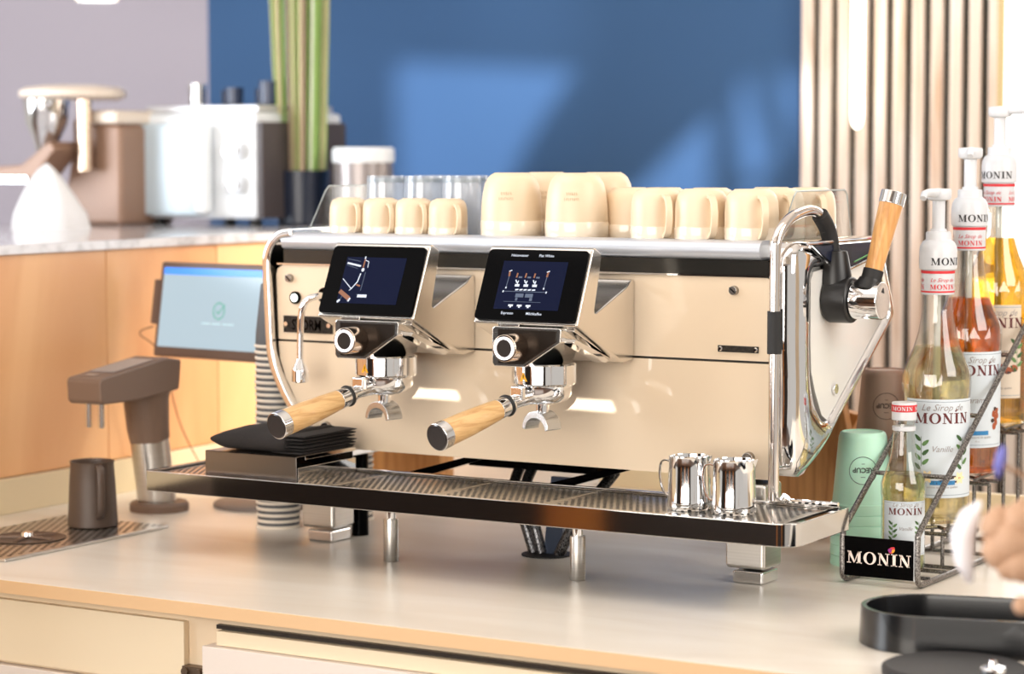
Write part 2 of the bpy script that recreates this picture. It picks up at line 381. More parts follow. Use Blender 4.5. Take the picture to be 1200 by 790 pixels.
# raised oak bar at the left with its boards
bar = thing('raised_bar', 'raised oak-fronted bar with a pale top at the left', 'bar', (-.75, .6, -.92))
oakp = mat('oak_panel', sr(238, 186, 134), .42, noise=((5, 2.5, 1.2), sr(212, 146, 96), .42, .72), dist=1.4, spread=True, detail=5, coat=.2, coatr=.2)
for j in range(-4, 5):
    y0 = .397 + .278*j
    MB().box(-.414, -.4015, y0+.001, y0+.277, .0525, .3825).build('oak_board', oakp, bar, bevel=.0008)
MB().box(-1.10, -.4145, -.715, 1.79, -.92, .3825).build('carcass', mat('bar_core', sr(70, 46, 30), .7), bar, flat=True)
MB().box(-1.12, -.395, -.72, 1.795, .383, .398).build('bar_top', mat('bar_top_laminate', sr(206, 204, 208), .18, coat=.6, noise=((40, 40, 40), sr(170, 166, 170), .45, .7)), bar, bevel=.0015)

# ------------------------------------------------------------------ the espresso machine
em = thing('espresso_machine', 'cream and chrome two-group espresso machine with two touch displays', 'coffee machine', (.46, .2, 0))
B = .186
outline = [(.092, .275), (.0915, .34), (.0885, .375), (.092, .380)]
low = [(.0875, .2735), (.0895, .25), (.0985, .2245), (.1184, .189), (.1512, .1495), (.176, .1345), (.199, .1305)]
MB().prism([(.0875, .2765), (.0845, .365), (.087, .374), (.097, .380), (.828, .380), (.832, .376), (.832, .2765)], 'y', B, B+.012).build('upper_panel', cream, em, flat=True)
MB().prism(low + [(.835, .1305), (.832, .2735)], 'y', B, B+.012).build('lower_panel', cream, em, flat=True)
# inner body behind the panels
MB().prism([(.094, .40), (.094, .26), (.106, .2265), (.126, .194), (.158, .155), (.20, .134), (.83, .134), (.83, .40)], 'y', B+.012, .275).build('body_core', mat('core_dark', sr(40, 38, 36), .5), em)
MB().box(.10, .83, .276, .40, .27, .40).build('rear_core', MATS['core_dark'], em)
MB().box(.098, .83, B-.001, B+.010, .3815, .4005).build('dark_strip', grey_band, em)
MB().box(.088, .836, B-.0035, B+.0005, .3795, .3818).build('trim_line', chrome, em)
# pale rail along the front of the cup deck
rl = [(B-.010, .4105), (B-.008, .4045), (B-.002, .4010), (B+.02, .4010), (B+.02, .4245), (B, .4245), (B-.007, .4205), (B-.010, .415)]
MB().prism(rl, 'x', .100, .822).build('deck_rail', rail_m, em, ang=60)
MB().box(.10, .835, B+.02, .445, .402, .4195).build('cup_deck', steel, em, bevel=.002)
# left chrome rim: a rounded band that follows the outline of the left end
rim = [(.118, .4245), (.098, .421), (.083, .408), (.0755, .392), (.0740, .372), (.076, .33), (.0785, .275), (.082, .250), (.0925, .222), (.113, .187), (.147, .146), (.172, .130), (.20, .1235)]
def band(pts, y0, y1, th, n=4):
    P = []
    for i in range(len(pts)-1):
        p0 = pts[max(i-1, 0)]; p1 = pts[i]; p2 = pts[i+1]; p3 = pts[min(i+2, len(pts)-1)]
        for k in range(n):
            t = k/n; P.append([.5*((2*p1[q])+(p2[q]-p0[q])*t+(2*p0[q]-5*p1[q]+4*p2[q]-p3[q])*t*t+(3*p1[q]-p0[q]-3*p2[q]+p3[q])*t**3) for q in (0, 1)])
    P.append(list(pts[-1])); out = []; inn = []
    for i, p in enumerate(P):
        a = Vector(P[max(i-1, 0)]); b = Vector(P[min(i+1, len(P)-1)]); d = (b-a).normalized(); nn = Vector((-d.y, d.x))
        out.append(Vector(p)-nn*th/2); inn.append(Vector(p)+nn*th/2)
    return [tuple(q) for q in out] + [tuple(q) for q in reversed(inn)]
MB().prism(band(rim, 0, 0, .0125), 'y', B-.012, .42).build('end_rim', chrome, em, bevel=.004, seg=3, ang=50)
# right cheek: chrome frame with slanted back leg and a white inner panel
fo = [(.175, .25), (.172, .30), (.172, .395), (.178, .412), (.195, .4235), (.44, .4235), (.452, .415), (.492, .326), (.494, .316), (.290, .181), (.262, .155), (.225, .137), (.195, .133), (.180, .150), (.176, .19)]
fi = [(.232, .30), (.232, .375), (.24, .385), (.42, .40), (.430, .392), (.474, .322), (.285, .197), (.268, .205), (.248, .235), (.235, .262)]
def ring(mb, outer, inner, x0, x1):
    # quads between an outer and an inner polygon resampled to the same count
    def rs(poly, n):
        L = [0]; m = len(poly)
        for i in range(m): L.append(L[-1]+(Vector(poly[(i+1) % m])-Vector(poly[i])).length)
        out = []
        for k in range(n):
            t = L[-1]*k/n; i = max(j for j in range(m) if L[j] <= t+1e-9); w_ = (t-L[i])/(L[i+1]-L[i])
            out.append(Vector(poly[i]).lerp(Vector(poly[(i+1) % m]), w_))
        return out
    n = 96; cx = Vector((sum(p[0] for p in inner)/len(inner), sum(p[1] for p in inner)/len(inner)))
    def polar(poly):
        out = []
        for k in range(n):
            a = 2*PI*k/n; d = Vector((math.cos(a), math.sin(a))); best = None; m = len(poly)
            for i in range(m):
                p = Vector(poly[i])-cx; e = Vector(poly[(i+1) % m])-Vector(poly[i]); den = d.x*e.y-d.y*e.x
                if abs(den) < 1e-12: continue
                tt = (p.x*e.y-p.y*e.x)/den; ss = (p.x*d.y-p.y*d.x)/den
                if tt > 0 and -1e-9 <= ss <= 1+1e-9: best = tt if best is None else max(best, tt)
            out.append(cx+d*best)
        return out
    O = polar(outer); I = polar(inner); vs = []; fs = []
    for P in (O, I):
        for x_ in (x0, x1): vs += [(x_, p.x, p.y) for p in P]
    for k in range(n):
        k2 = (k+1) % n; fs += [(k, k2, 2*n+k2, 2*n+k), (k, k2, n+k2, n+k), (2*n+k, 2*n+k2, 3*n+k2, 3*n+k)]
    prev = n; NS = 6
    for q in range(1, NS+1):
        w_ = q/NS
        if q < NS:
            base = len(vs); vs += [(x1+.011*math.sin(PI*w_)**.8, O[k].x*(1-w_)+I[k].x*w_, O[k].y*(1-w_)+I[k].y*w_) for k in range(n)]
        else: base = 3*n
        for k in range(n):
            k2 = (k+1) % n; fs.append((prev+k, prev+k2, base+k2, base+k))
        prev = base
    mb.add(vs, fs)
rg = MB(); ring(rg, fo, fi, .838, .862); rg.build('side_frame', chrome, em, ang=75)
MB().prism(fi, 'x', .842, .8655).build('side_panel', white_p, em)
MB().prism([(B+.012, .14), (B+.012, .40), (.43, .40), (.46, .33), (.30, .20), (.25, .15)], 'x', .8305, .842).build('side_core', chrome, em)
MB().cyl((.8655, .305, .235), (.8695, .305, .235), .007).build('side_bolt', chrome, em, bevel=.001)
# navy upper side band with chrome borders
MB().prism([(.214, .4175), (.445, .4175), (.452, .4085), (.30, .384)], 'x', .8725, .8765).build('side_band', navy, em)
for a, b in (((.20, .4215), (.447, .4215)), ((.292, .3805), (.456, .4055)), ((.208, .4175), (.292, .3805))):
    MB().cyl((.8755, a[0], a[1]), (.8755, b[0], b[1]), .0024, n=8).build('side_band_trim', chrome, em)
MB().cyl((.8772, .34, .394), (.8772, .444, .4115), .0009, n=6).build('side_pinstripe', mat('green_line', sr(70, 150, 60), .3), em)
# slotted screws on the cream panels
screw_m = mat('screw_steel', (.34, .32, .30, 1), .22, 1)
def screw(x, z, r, nm='screw', lit=False):
    s = MB().cyl((x, B+.001, z), (x, B-.006, z), r, r*.86, 20).build(nm, screw_m, em, bevel=.0006)
    return s
for (x, z) in ((.108, .361), (.784, .3628)):
    screw(x, z, .0062, 'panel_screw'); MB(Matrix.Translation((x, B-.0062, z)) @ Matrix.Rotation(.7, 4, 'Y')).box(-.0055, .0055, -.0003, .0004, -.0007, .0007).build('screw_slot', gloss_black, em, flat=True)
for (x, z) in ((.168, .158), (.805, .156)):
    screw(x, z, .0085, 'panel_bolt')
MB().cyl((.1178, B, .3345), (.1178, B-.004, .3345), .0088).build('power_button', gloss_black, em, bevel=.0005)
MB().cyl((.1178, B-.004, .3345), (.1178, B-.0052, .3345), .0054).build('power_light', mat('power_glow', (1, 1, 1, 1), .5, emit=(.85, 1, .9, 1), es=2.2), em)
# name plates
lab(MB().box(.0975, .1795, B-.0025, B, .2865, .3095).build('name_plate', mat('plate_dark', sr(58, 52, 46), .4, .7, noise=((300, 300, 300), sr(40, 36, 32), .4, .6)), em, bevel=.0004), 'dark engraved STORM name plate')
m = MB(); flat_on(m, font('STORM', .0150, bold=.0003), lambda a, b: (.1365+a*.74, B-.0028, .2905+b)); m.build('name_lettering', gloss_black, em, flat=True)
for x in (.1025, .1745):
    MB().lathe([(.0001, 0), (.0028, .0003), (.0032, .0018)], n=12).build('plate_screw', chrome, em).location = Vector((x, B-.0035, .298)) - WLOC[em]
for o in [c for c in em.children if c.name.startswith('plate_screw')]: o.rotation_euler = (PI/2, 0, 0)
MB().box(.7625, .8175, B-.0025, B, .2865, .2945).build('small_plate', mat('plate_dark', sr(58, 52, 46)), em, bevel=.0004)
for x in (.766, .814): MB().cyl((x, B-.0025, .2905), (x, B-.0045, .2905), .0032, .002, 12).build('plate_rivet', chrome, em)

# brew group units
screen_bg = mat('screen_blue', sr(12, 15, 30), .1, emit=sr(22, 27, 52), es=.7, spec=.03)
px_white = mat('pixel_white', (.02, .02, .02, 1), .2, emit=(.82, .88, 1, 1), es=1.1)
px_grey = mat('pixel_grey', (.02, .02, .02, 1), .2, emit=sr(110, 130, 165), es=.55)
px_orange = mat('pixel_orange', (.02, .02, .02, 1), .2, emit=sr(176, 104, 62), es=.8)
px_glow = mat('pixel_glow', (.02, .02, .02, 1), .2, emit=sr(44, 66, 104), es=.5)
sc0 = Vector((.037, .324)); scd = (Vector((.078, .4135))-sc0).normalized(); scn = Vector((-scd.y, scd.x))*1.0   # screen plane in (y, z)
def scr(xl, u, w_, off=0):     # u across, w_ up the slanted face, off towards the viewer
    p = sc0 + scd*w_ + Vector((-scd.y, scd.x))*off
    return (xl+u, p.x, p.y)
def group_unit(xl, which):
    P = [(.0375, .3225), (.0785, .4145), (.084, .4165), (.098, .4100), (.101, .4040), (.0830, .3400), (.0835, .3370), (.0865, .3365), (.166, .3645), (.176, .372), (.1855, .3735), (.1855, .2720), (.156, .2695), (.150, .2715)]
    h = MB().prism(P, 'x', xl, xl+.148).build('group_housing', satin, em, bevel=.0025, seg=3, ang=50)
    # display: black glass with the lit picture on it
    pts = rrect(.0025, .1455, .0025, .0960, .006)
    m = MB(); n = len(pts)
    m.add([scr(xl, a, b, .0006) for a, b in pts] + [scr(xl, a, b, .003) for a, b in pts], [tuple(range(n-1, -1, -1)), tuple(range(n, 2*n))] + [(i, (i+1) % n, (i+1) % n+n, i+n) for i in range(n)])
    disp = m.build('display', gloss_black, em, ang=40)
    def quad(u0, w0, u1, w1, wd, mt, nm, o_=.0036):
        a = Vector((u0, w0)); b = Vector((u1, w1)); d = (b-a).normalized(); q = Vector((-d.y, d.x))*wd/2
        return [scr(xl, *(a+q), o_), scr(xl, *(b+q), o_), scr(xl, *(b-q), o_), scr(xl, *(a-q), o_)]
    def rect(u0, u1, w0, w1, mt, nm, o_=.0033):
        return MB().add([scr(xl, u0, w0, o_), scr(xl, u1, w0, o_), scr(xl, u1, w1, o_), scr(xl, u0, w1, o_)], [(0, 1, 2, 3)]).build(nm, mt, disp, flat=True)
    rect(.0275, .1195, .0165, .0805, screen_bg, 'picture')
    wm = MB(); gm = MB(); om = MB()
    def ln(mb, *c): mb.add(quad(*c, None, None), [(0, 1, 2, 3)])
    if which == 1:
        ln(wm, .030, .0720, .052, .0680, .0024); ln(gm, .030, .0775, .050, .0745, .0006); ln(gm, .030, .0690, .048, .0645, .0006)
        ln(om, .0560, .066, .0565, .078, .0022); ln(wm, .0560, .078, .0562, .0815, .0018)
        for q in range(12):
            a, b = 2*PI*q/12, 2*PI*(q+1)/12; wm.add([scr(xl, .0565, .063, .0036), scr(xl, .0565+.0022*math.cos(a), .063+.0026*math.sin(a), .0036), scr(xl, .0565+.0022*math.cos(b), .063+.0026*math.sin(b), .0036)], [(0, 1, 2)])
        ln(wm, .0565, .0765, .0625, .0745, .001); ln(wm, .0625, .0745, .0630, .066, .001); ln(gm, .0615, .060, .0605, .034, .0008)
        ln(wm, .0290, .050, .0455, .0365, .0010); ln(wm, .0455, .0365, .0525, .046, .0014); ln(wm, .0525, .046, .0545, .058, .0016); ln(wm, .043, .034, .0465, .0375, .0010)
        ln(om, .0515, .0425, .0580, .0405, .0022); ln(wm, .0575, .0270, .0720, .0270, .0040); ln(gm, .0555, .0288, .0590, .0288, .0006)
        ln(om, .0285, .0330, .0460, .0225, .0058); ln(wm, .0450, .0190, .0470, .0240, .0028); ln(wm, .0285, .0175, .0320, .0210, .0030)
        ln(gm, .034, .026, .032, .020, .0008)
    else:
        for q in range(3):
            u = .0520+.0125*q
            ln(om, u-.001, .0585, u-.0005, .0645, .0022); ln(gm, u+.002, .0590, u+.007, .0590, .0022)
            ln(wm, u-.0012, .0555, u+.001, .0515, .0016); ln(wm, u+.0028, .0545, u+.0020, .0500, .0014); ln(wm, u-.001, .0482, u+.0055, .0482, .0032)
            ln(wm, u-.005+.001, .0216, u+.0028, .0216, .0024); ln(wm, u-.0018, .0196, u+.0008, .0196, .0018)
        for u in (.0400, .0940):
            s_ = 1 if u > .06 else -1
            ln(om, u, .0600, u+.0006*s_, .0670, .0026); ln(wm, u-.0015, .0665, u+.0025, .0680, .0012); ln(gm, u, .0600, u-.001, .0450, .0010); ln(wm, u-.001, .0460, u-.001, .0435, .0018)
        ln(gm, .0365, .0400, .0980, .0400, .0008); ln(wm, .0360, .0385, .0365, .0410, .0018); ln(wm, .0975, .0385, .0980, .0410, .0018)
        for a in (.053, .059, .065, .071, .077): ln(wm, a, .0422, a+.0045, .0428, .0018)
        ln(gm, .0550, .0350, .0665, .0350, .0050); ln(gm, .0690, .0350, .0800, .0350, .0050); ln(gm, .0560, .0300, .0590, .0300, .004); ln(gm, .0760, .0300, .0800, .0300, .004)
        ln(gm, .0400, .0265, .0930, .0265, .0005)
        tm = MB()
        for txt, u, w_ in (('Heisswasser', .049, .0865), ('Flat White', .087, .0865), ('Espresso', .049, .0098), ('Milchkaffee', .087, .0098)):
            flat_on(tm, font(txt, .0036, bold=.00003), lambda a, b: scr(xl, a, b, .0036), u, w_)
        stuff(tm.build('display_lettering', px_white, disp, flat=True))
    for q_, n_, m_ in ((wm, 'picture_lines', px_white), (gm, 'picture_grey', px_grey), (om, 'picture_wood', px_orange)): stuff(q_.build(n_, m_, disp, flat=True))
    # chin under the display
    cx = xl+.081
    chin = [(cx-.051, .274), (cx-.048, .2700), (cx-.004, .2700), (cx+.046, .3020), (cx+.0475, .3175), (cx+.045, .3195), (cx-.048, .3195), (cx-.051, .3165)]
    ch = MB().prism(chin, 'y', .034, .150).build('chin_housing', mat('chin_chrome', (.86, .85, .83, 1), .16, 1), em, bevel=.0012)
    MB().prism([(cx-.042, .2735), (cx-.006, .2735), (cx+.0405, .3028), (cx+.0415, .3165), (cx-.042, .3165)], 'y', .0325, .0345).build('chin_face', dark_face, ch, bevel=.0006)
    for dz, y1 in ((.0, .165), (.014, .14)):
        MB().prism([(.046, .3155-dz), (.052, .3200-dz), (y1, .2765), (y1-.012, .2712)], 'x', cx+.040, cx+.058).build('wing_fin', chrome, em, bevel=.0012)
    MB().box(cx-.040, cx-.012, .034, .05, .3195, .3235).build('chin_clip', satin, em, bevel=.0008)
    kx, kz = cx-.016, .2950
    kn = MB().cyl((kx, .0325, kz), (kx, .005, kz), .0178, .0168, 40).build('control_knob', mat('knob_metal', sr(214, 196, 180), .14, 1), em, bevel=.001)
    MB(Matrix.Translation((kx, .0045, kz)) @ Matrix.Rotation(PI/2, 4, 'X')).lathe([(.0140, 0), (.0140, .0010), (.0112, .0010), (.0112, 0)], n=40, close=True).build('knob_light', mat('knob_glow', (1, 1, 1, 1), .4, emit=(.92, .92, 1, 1), es=1.8), kn)
    MB().cyl((kx, .005, kz), (kx, .0042, kz), .0108, .0100, 32).build('knob_cap', mat('knob_dark', sr(70, 62, 58), .3, .8), kn)
    gx = xl+.074
    MB().lathe([(.0385, .2455), (.0405, .2475), (.0405, .2700), (.038, .2720)], (gx, .0862, 0), 48).build('brew_head', chrome, em)
    MB().lathe([(.032, .236), (.034, .2455)], (gx, .0862, 0), 40).build('brew_ring', steel, em)
    tr = MB(); fn = on_cyl(.0408, -.06, (gx, .0862, .2515)); s = .006
    tr.add([fn(-s-.004, 0), fn(s-.004, 0), fn(-.004, 2*s*.95)], [(0, 1, 2)]); st = tr.build('warning_sticker', mat('warn_yellow', sr(250, 176, 20), .5), em, flat=True)
    m = MB(); fn = on_cyl(.0411, -.06, (gx, .0862, .2515)); m.add([fn(-.0045, .0040), fn(-.0035, .0040), fn(-.0033, .0080), fn(-.0047, .0080)], [(0, 1, 2, 3)]); m.add([fn(-.0045, .002), fn(-.0035, .002), fn(-.0035, .003), fn(-.0045, .003)], [(0, 1, 2, 3)])
    m.build('sticker_mark', gloss_black, em, flat=True)
    return gx
g2x = group_unit(.497, 2); g1x = group_unit(.260, 1)

# hot water spout at the left
MB().tube([(.178, .175, .3400), (.178, .150, .3400), (.172, .135, .3345), (.166, .132, .318), (.164, .132, .290), (.163, .132, .248)], .0047, 14, smooth=6).build('water_spout', chrome, em)
MB().lathe([(.0048, .256), (.0060, .252), (.0100, .244), (.0112, .240), (.0112, .2255), (.0100, .2245), (.0085, .2245), (.0085, .232)], (.163, .132, 0), 28).build('spout_nozzle', chrome, em)
MB().cyl((.178, B, .340), (.178, .168, .340), .011).build('spout_socket', gloss_black, em)

# drip tray with grate plates of real holes
tm_ = MB(); z1, z0 = .109, .0815
front = [(.004, .0), (.926, 0), (.9375, .003), (.9455, .010), (.95, .022), (.95, .158), (.945, .165), (.004, .165), (0, .160), (0, .005)]
inner = [(.010, .0065), (.922, .0065), (.931, .0085), (.938, .014), (.942, .024), (.942, .153), (.938, .157), (.010, .157), (.0075, .154), (.0075, .009)]
n = len(front); vs = [(a, b, z0) for a, b in front] + [(a, b, z1) for a, b in front] + [(a, b, z1) for a, b in inner] + [(a, b, z0+.006) for a, b in inner]
fs = [tuple(range(n-1, -1, -1)), tuple(range(3*n, 4*n))]
for i in range(n):
    j = (i+1) % n; fs += [(i, j, n+j, n+i), (n+i, n+j, 2*n+j, 2*n+i), (2*n+i, 2*n+j, 3*n+j, 3*n+i)]
tm_.add(vs, fs); tray = tm_.build('drip_tray', mat('tray_chrome', (.62, .60, .58, 1), .07, 1), em, bevel=.0012, ang=30)
grate_m = mat('grate_steel', (.60, .57, .52, 1), .22, 1, noise=((60, 60, 60), (.74, .70, .64, 1), .3, .7))
hole_m = mat('hole_dark', sr(20, 18, 16), .5)
xs = [.012, .130, .292, .452, .612, .772, .925]
for a, b in zip(xs[:-1], xs[1:]):
    g = MB().box(a+.0008, b-.0008, .010, .153, .1010, .1055).build('grate_plate', grate_m, tray, bevel=.0006)
    hm = MB(); y = .018; row = 0
    while y < .146:
        x = a+.010+(.0045 if row % 2 else 0)
        while x < b-.009:
            hm.add([(x+.0028*math.cos(2*PI*q/6), y+.0030*math.sin(2*PI*q/6), .10565) for q in range(6)], [tuple(range(6))]); x += .009
        y += .0085; row += 1
    stuff(hm.build('grate_hole', hole_m, tray, flat=True))
MB().tube([(.845, .156, .112), (.94, .150, .113)], .0028, 8).build('tray_rod', chrome, em)
MB().cyl((.868, .151, .1125), (.872, .151, .1175), .006).build('rod_stop', chrome, em)
for sx in (.3305, .6110):
    p = MB().lathe([(.0095, 0), (.0100, .001), (.0100, .054), (.0095, .056)], (sx, .10, 0), 28).build('tray_post', steel, em)
    MB().lathe([(.0068, .056), (.0068, .0825)], (sx, .10, 0), 24).build('post_neck', chrome, em)
for q, sx in enumerate((.155, .803)):
    y = .205
    MB().box(sx-.028, sx+.026, y-.024, y+.028, .018, .125).build('machine_leg', steel, em, bevel=.005, seg=3)
    MB().box(sx-.018, sx+.024, y-.024, y+.022, .0, .016).build('leg_foot', chrome, em, bevel=.003, seg=2)
for sx in (.172, .776):
    MB().cyl((sx, .258, 0), (sx, .258, .140), .012, n=18).build('rear_leg', gloss_black, em)
# black supports below the body
for (a, b) in ((.40, .30), (.62, .52)):
    MB().prism([(a, .134), (a+.03, .134), (b+.02, .100), (b-.02, .100)], 'y', .20, .235).build('under_bracket', gloss_black, em, bevel=.001)
MB().box(.36, .56, .24, .36, .112, .1335).build('drain_box', gloss_black, em, bevel=.003)
# acrylic cup guards
for x, nm in ((.112, 'l'), (.826, 'r')):
    a = .4245 if nm == 'l' else .4215
    pg = [(.222, a), (.445, a), (.430, a+.056), (.422, a+.062), (.272, a+.062), (.264, a+.056)]
    gd = MB().prism(pg, 'x', x, x+.003).build('cup_guard', acrylic, em)
    e_ = MB().tube([(x+.0015, p[0], p[1]) for p in pg], .0011, 6, closed=True); e_.build('guard_edge', acrylic_edge, gd)

# steam wand and lever at the right
pl = MB().tube([(.855, .150, .112), (.855, .150, .30), (.8555, .150, .400), (.8565, .153, .430), (.860, .175, .450), (.8620, .210, .4590), (.8640, .240, .4605), (.866, .262, .4520), (.8675, .272, .436)], .0068, 16, smooth=6).build('steam_pipe', mat('pipe_chrome', (.82, .76, .72, 1), .1, 1), em)
MB().tube([(.8655, .258, .4550), (.868, .276, .437), (.870, .283, .415), (.871, .285, .396)], .0105, 16, smooth=4).build('rubber_boot', rubber, em)
MB().cyl((.855, .150, .290), (.855, .150, .3415), .0088, n=20).build('grip_sleeve', rubber, em)
MB().lathe([(.0215, .368), (.021, .380), (.0165, .405), (.0150, .4095), (.011, .4105)], (.874, .286, 0), 28).build('valve_cone', black, em)
MB().cyl((.866, .286, .349), (.900, .286, .349), .029, n=36).build('valve_body', black, em, bevel=.004, seg=3)
MB().cyl((.900, .286, .349), (.9385, .286, .349), .0235, n=36).build('valve_knob', chrome, em, bevel=.002, seg=3)
d0 = Vector((.9190, .286, .362)); dd = Vector((.17, .25, 1)).normalized()
MB().tube([d0+dd*t for t in (0, .006, .010, .014)], [.0205, .0190, .0160, .0145], 24).build('lever_base', black, em)
MB().cyl(d0+dd*.012, d0+dd*.026, .0128, n=24).build('lever_collar', rubber, em)
MB().tube([d0+dd*t for t in (.026, .05, .08, .110)], [.0112, .0120, .0135, .0148], 28).build('lever_grip', mat('oak_lever', sr(222, 168, 104), .38, coat=.3, noise=((170, 170, 14), sr(190, 132, 72), .38, .72), dist=.8), em)
MB().cyl(d0+dd*.110, d0+dd*.126, .0156, .0158, 32).build('lever_cap', chrome, em, bevel=.001)

# portafilters
def portafilter(label, gx, rz, loc=None):
    o = thing('portafilter', label, 'portafilter', (0, 0, 0), 'wood-handled portafilters locked in the machine')
    MB().lathe([(.0001, .2200), (.016, .2205), (.027, .2245), (.0325, .2300), (.0350, .2345), (.0355, .2440), (.0345, .2452)], n=44).build('basket_body', chrome, o)
    def P(s): return (0, -s, .2395-.235*s)
    MB().tube([P(.02), P(.035), P(.050), P(.066)], [.0135, .0105, .0085, .0080], 24).build('neck', chrome, o)
    MB().box(-.010, .010, -.052, -.044, .229, .246).build('lug', chrome, o, bevel=.002)
    MB().cyl(P(.062), P(.086), .0120, .0128, 28).build('collar', chrome, o, bevel=.001)
    MB(Matrix.Identity(4)).cyl(P(.0665), P(.0705), .0140, n=28).build('rubber_ring', rubber, o, bevel=.0012)
    MB().tube([P(.086), P(.11), P(.14), P(.176)], [.0128, .0145, .0160, .0166], 32).build('handle', oak, o)
    MB().cyl(P(.176), P(.190), .0170, .0172, 36).build('end_band', chrome, o, bevel=.0008)
    MB().cyl(P(.1901), P(.1912), .0152, n=36).build('end_cap', mat('cap_dark', sr(70, 66, 66), .25, .6), o)
    MB().cyl((0, -.004, .222), (0, -.004, .206), .0085, n=20).build('spout_stem', chrome, o)
    arch = []; N = 14
    for k in range(N+1):
        a = PI*(.0+k/N); arch.append((.0215*math.cos(a), .190+.0225*math.sin(a)))
    inn = []
    for k in range(N+1):
        a = PI*(1-k/N); inn.append((.0165*math.cos(a), .1885+.0150*math.sin(a)))
    MB().prism(arch+inn, 'y', -.018, .008).build('double_spout', mat('spout_steel', (.62, .64, .66, 1), .25, 1), o, bevel=.0008, ang=50)
    o.location = (gx, .0862, 0); o.rotation_euler[2] = rz
    return o
pf = portafilter('portafilter locked in the right brew group, oak handle with dark end cap', g2x, -.207)
pf2 = dup(pf, (g1x, .0862, 0), -.207, 'portafilter locked in the left brew group beside the hot water spout')

# ------------------------------------------------------------------ cups and glasses on the deck
DZ = .4197
cup_m = mat('cup_glaze', sr(230, 208, 178), .42)
cup_b = speckle('cup_band_glaze', sr(244, 228, 206), sr(120, 84, 56), .16, .05, 260, coat=.6)
def vessel(kind, name, label, cat, prof_band, prof_body, th, group, handle=None, n=48):
    o = thing(name, label, cat, (0, 0, 0), group)
    inner = [(r-th, z) for r, z in prof_band]
    MB().lathe(prof_band + list(reversed(inner)), n=n, close=True).build('rim_band', cup_b, o)
    top = [(max(r-th, .0005), z-(th if i > len(prof_body)-4 else 0)) for i, (r, z) in enumerate(prof_body)]
    MB().lathe(prof_body, n=n).build('cup_body', cup_m, o)
    if handle: handle(o)
    return o
def handle_strip(pts, w, th, phi):
    # pts (radius, z) swept as a flat strip of width w, facing direction phi (from -Y towards +X)
    def h(o):
        mb = MB(); n = len(pts); vs = []; dx, dy = math.sin(phi), -math.cos(phi); tx, ty = math.cos(phi), math.sin(phi)
        for i, (r, z) in enumerate(pts):
            a = Vector(pts[max(i-1, 0)]); b = Vector(pts[min(i+1, n-1)]); d = (b-a).normalized(); q = Vector((-d.y, d.x))*th/2
            for sgn, s2 in ((1, 1), (1, -1), (-1, -1), (-1, 1)):
                rr, zz = r+q.x*sgn, z+q.y*sgn; vs.append((dx*rr+tx*w/2*s2, dy*rr+ty*w/2*s2, zz))
        fs = [(0, 3, 2, 1), tuple(4*(n-1)+i for i in range(4))]
        for i in range(n-1):
            for k in range(4): fs.append((4*i+k, 4*i+(k+1) % 4, 4*i+4+(k+1) % 4, 4*i+4+k))
        mb.add(vs, fs).build('handle', cup_m, o, bevel=.0012, seg=2, ang=60)
    return h
small = vessel('s', 'espresso_cup', 'cream espresso cup upside down, leftmost of the small cups by the guard', 'cup',
    [(.0262, 0), (.0268, .0015), (.0270, .012), (.0266, .0135)], [(.0264, .0135), (.0264, .028), (.0257, .039), (.0238, .0460), (.0210, .0495), (.0170, .0508), (.0158, .0520), (.0001, .0520)], .003,
    'small upside-down espresso cups', handle_strip([(.0205, .044), (.030, .0425), (.036, .036), (.0375, .026), (.036, .014), (.031, .0075), (.0255, .006)], .0068, .0038, math.radians(56)))
small.location = (.183, .220, DZ)
for x, l in ((.2375, 'cream espresso cup upside down, second of the small cups from the left'), (.2905, 'cream espresso cup upside down, third of the small cups from the left'), (.3440, 'cream espresso cup upside down, rightmost of the four small cups')):
    dup(small, (x, .220, DZ), None, l)
def emb(o, r, z0, phi, h=.0052):
    mb = MB()
    fn = on_cyl(r+.0006, phi, (0, 0, z0)); rr = random.Random(4)
    for n_, dz in ((8, .0080), (6, .0150)):      # two short rows of tiny raised marks, too small to read in the photo
        for k in range(n_):
            x = (k-(n_-1)/2)*.0026
            for q in range(2):
                a, b = rr.uniform(-.0008, .0008), rr.uniform(-.0008, .0008)
                seg(mb, fn, x+a, dz, x+b, dz+.0036, .0005)
    mb.add([on_cyl(r+.0006, phi, (0, 0, z0))(a, b) for a, b in ((-.003, .003), (-.002, .003), (0, -.001), (.002, .003), (.003, .003), (0, -.003))], [(0, 1, 2, 5), (2, 3, 4, 5)])
    return mb
bigc = vessel('b', 'latte_mug', 'large domed cream mug without handle, front left one above the right display', 'mug',
    [(.0405, 0), (.0415, .002), (.0417, .022), (.0412, .0235)], [(.0408, .0235), (.0402, .042), (.0385, .059), (.0355, .072), (.0315, .0800), (.0270, .0842), (.0240, .0855), (.0230, .0865), (.0001, .0865)], .003, 'large upside-down domed mugs')
m_ = emb(bigc, .0388, .043, math.radians(20)); stuff(m_.build('embossed_lettering', mat('cup_shadow_glaze', sr(196, 170, 136), .6), bigc, flat=True))
bigc.location = (.434, .236, DZ)
for (x, y, l) in ((.5325, .236, 'large domed cream mug without handle, front right one with a raised inscription'), (.432, .330, 'large domed cream mug in the back row, seen between the front domed mugs'), (.521, .330, 'large domed cream mug in the back row, right beside the handled mugs')):
    dup(bigc, (x, y, DZ), None, l)
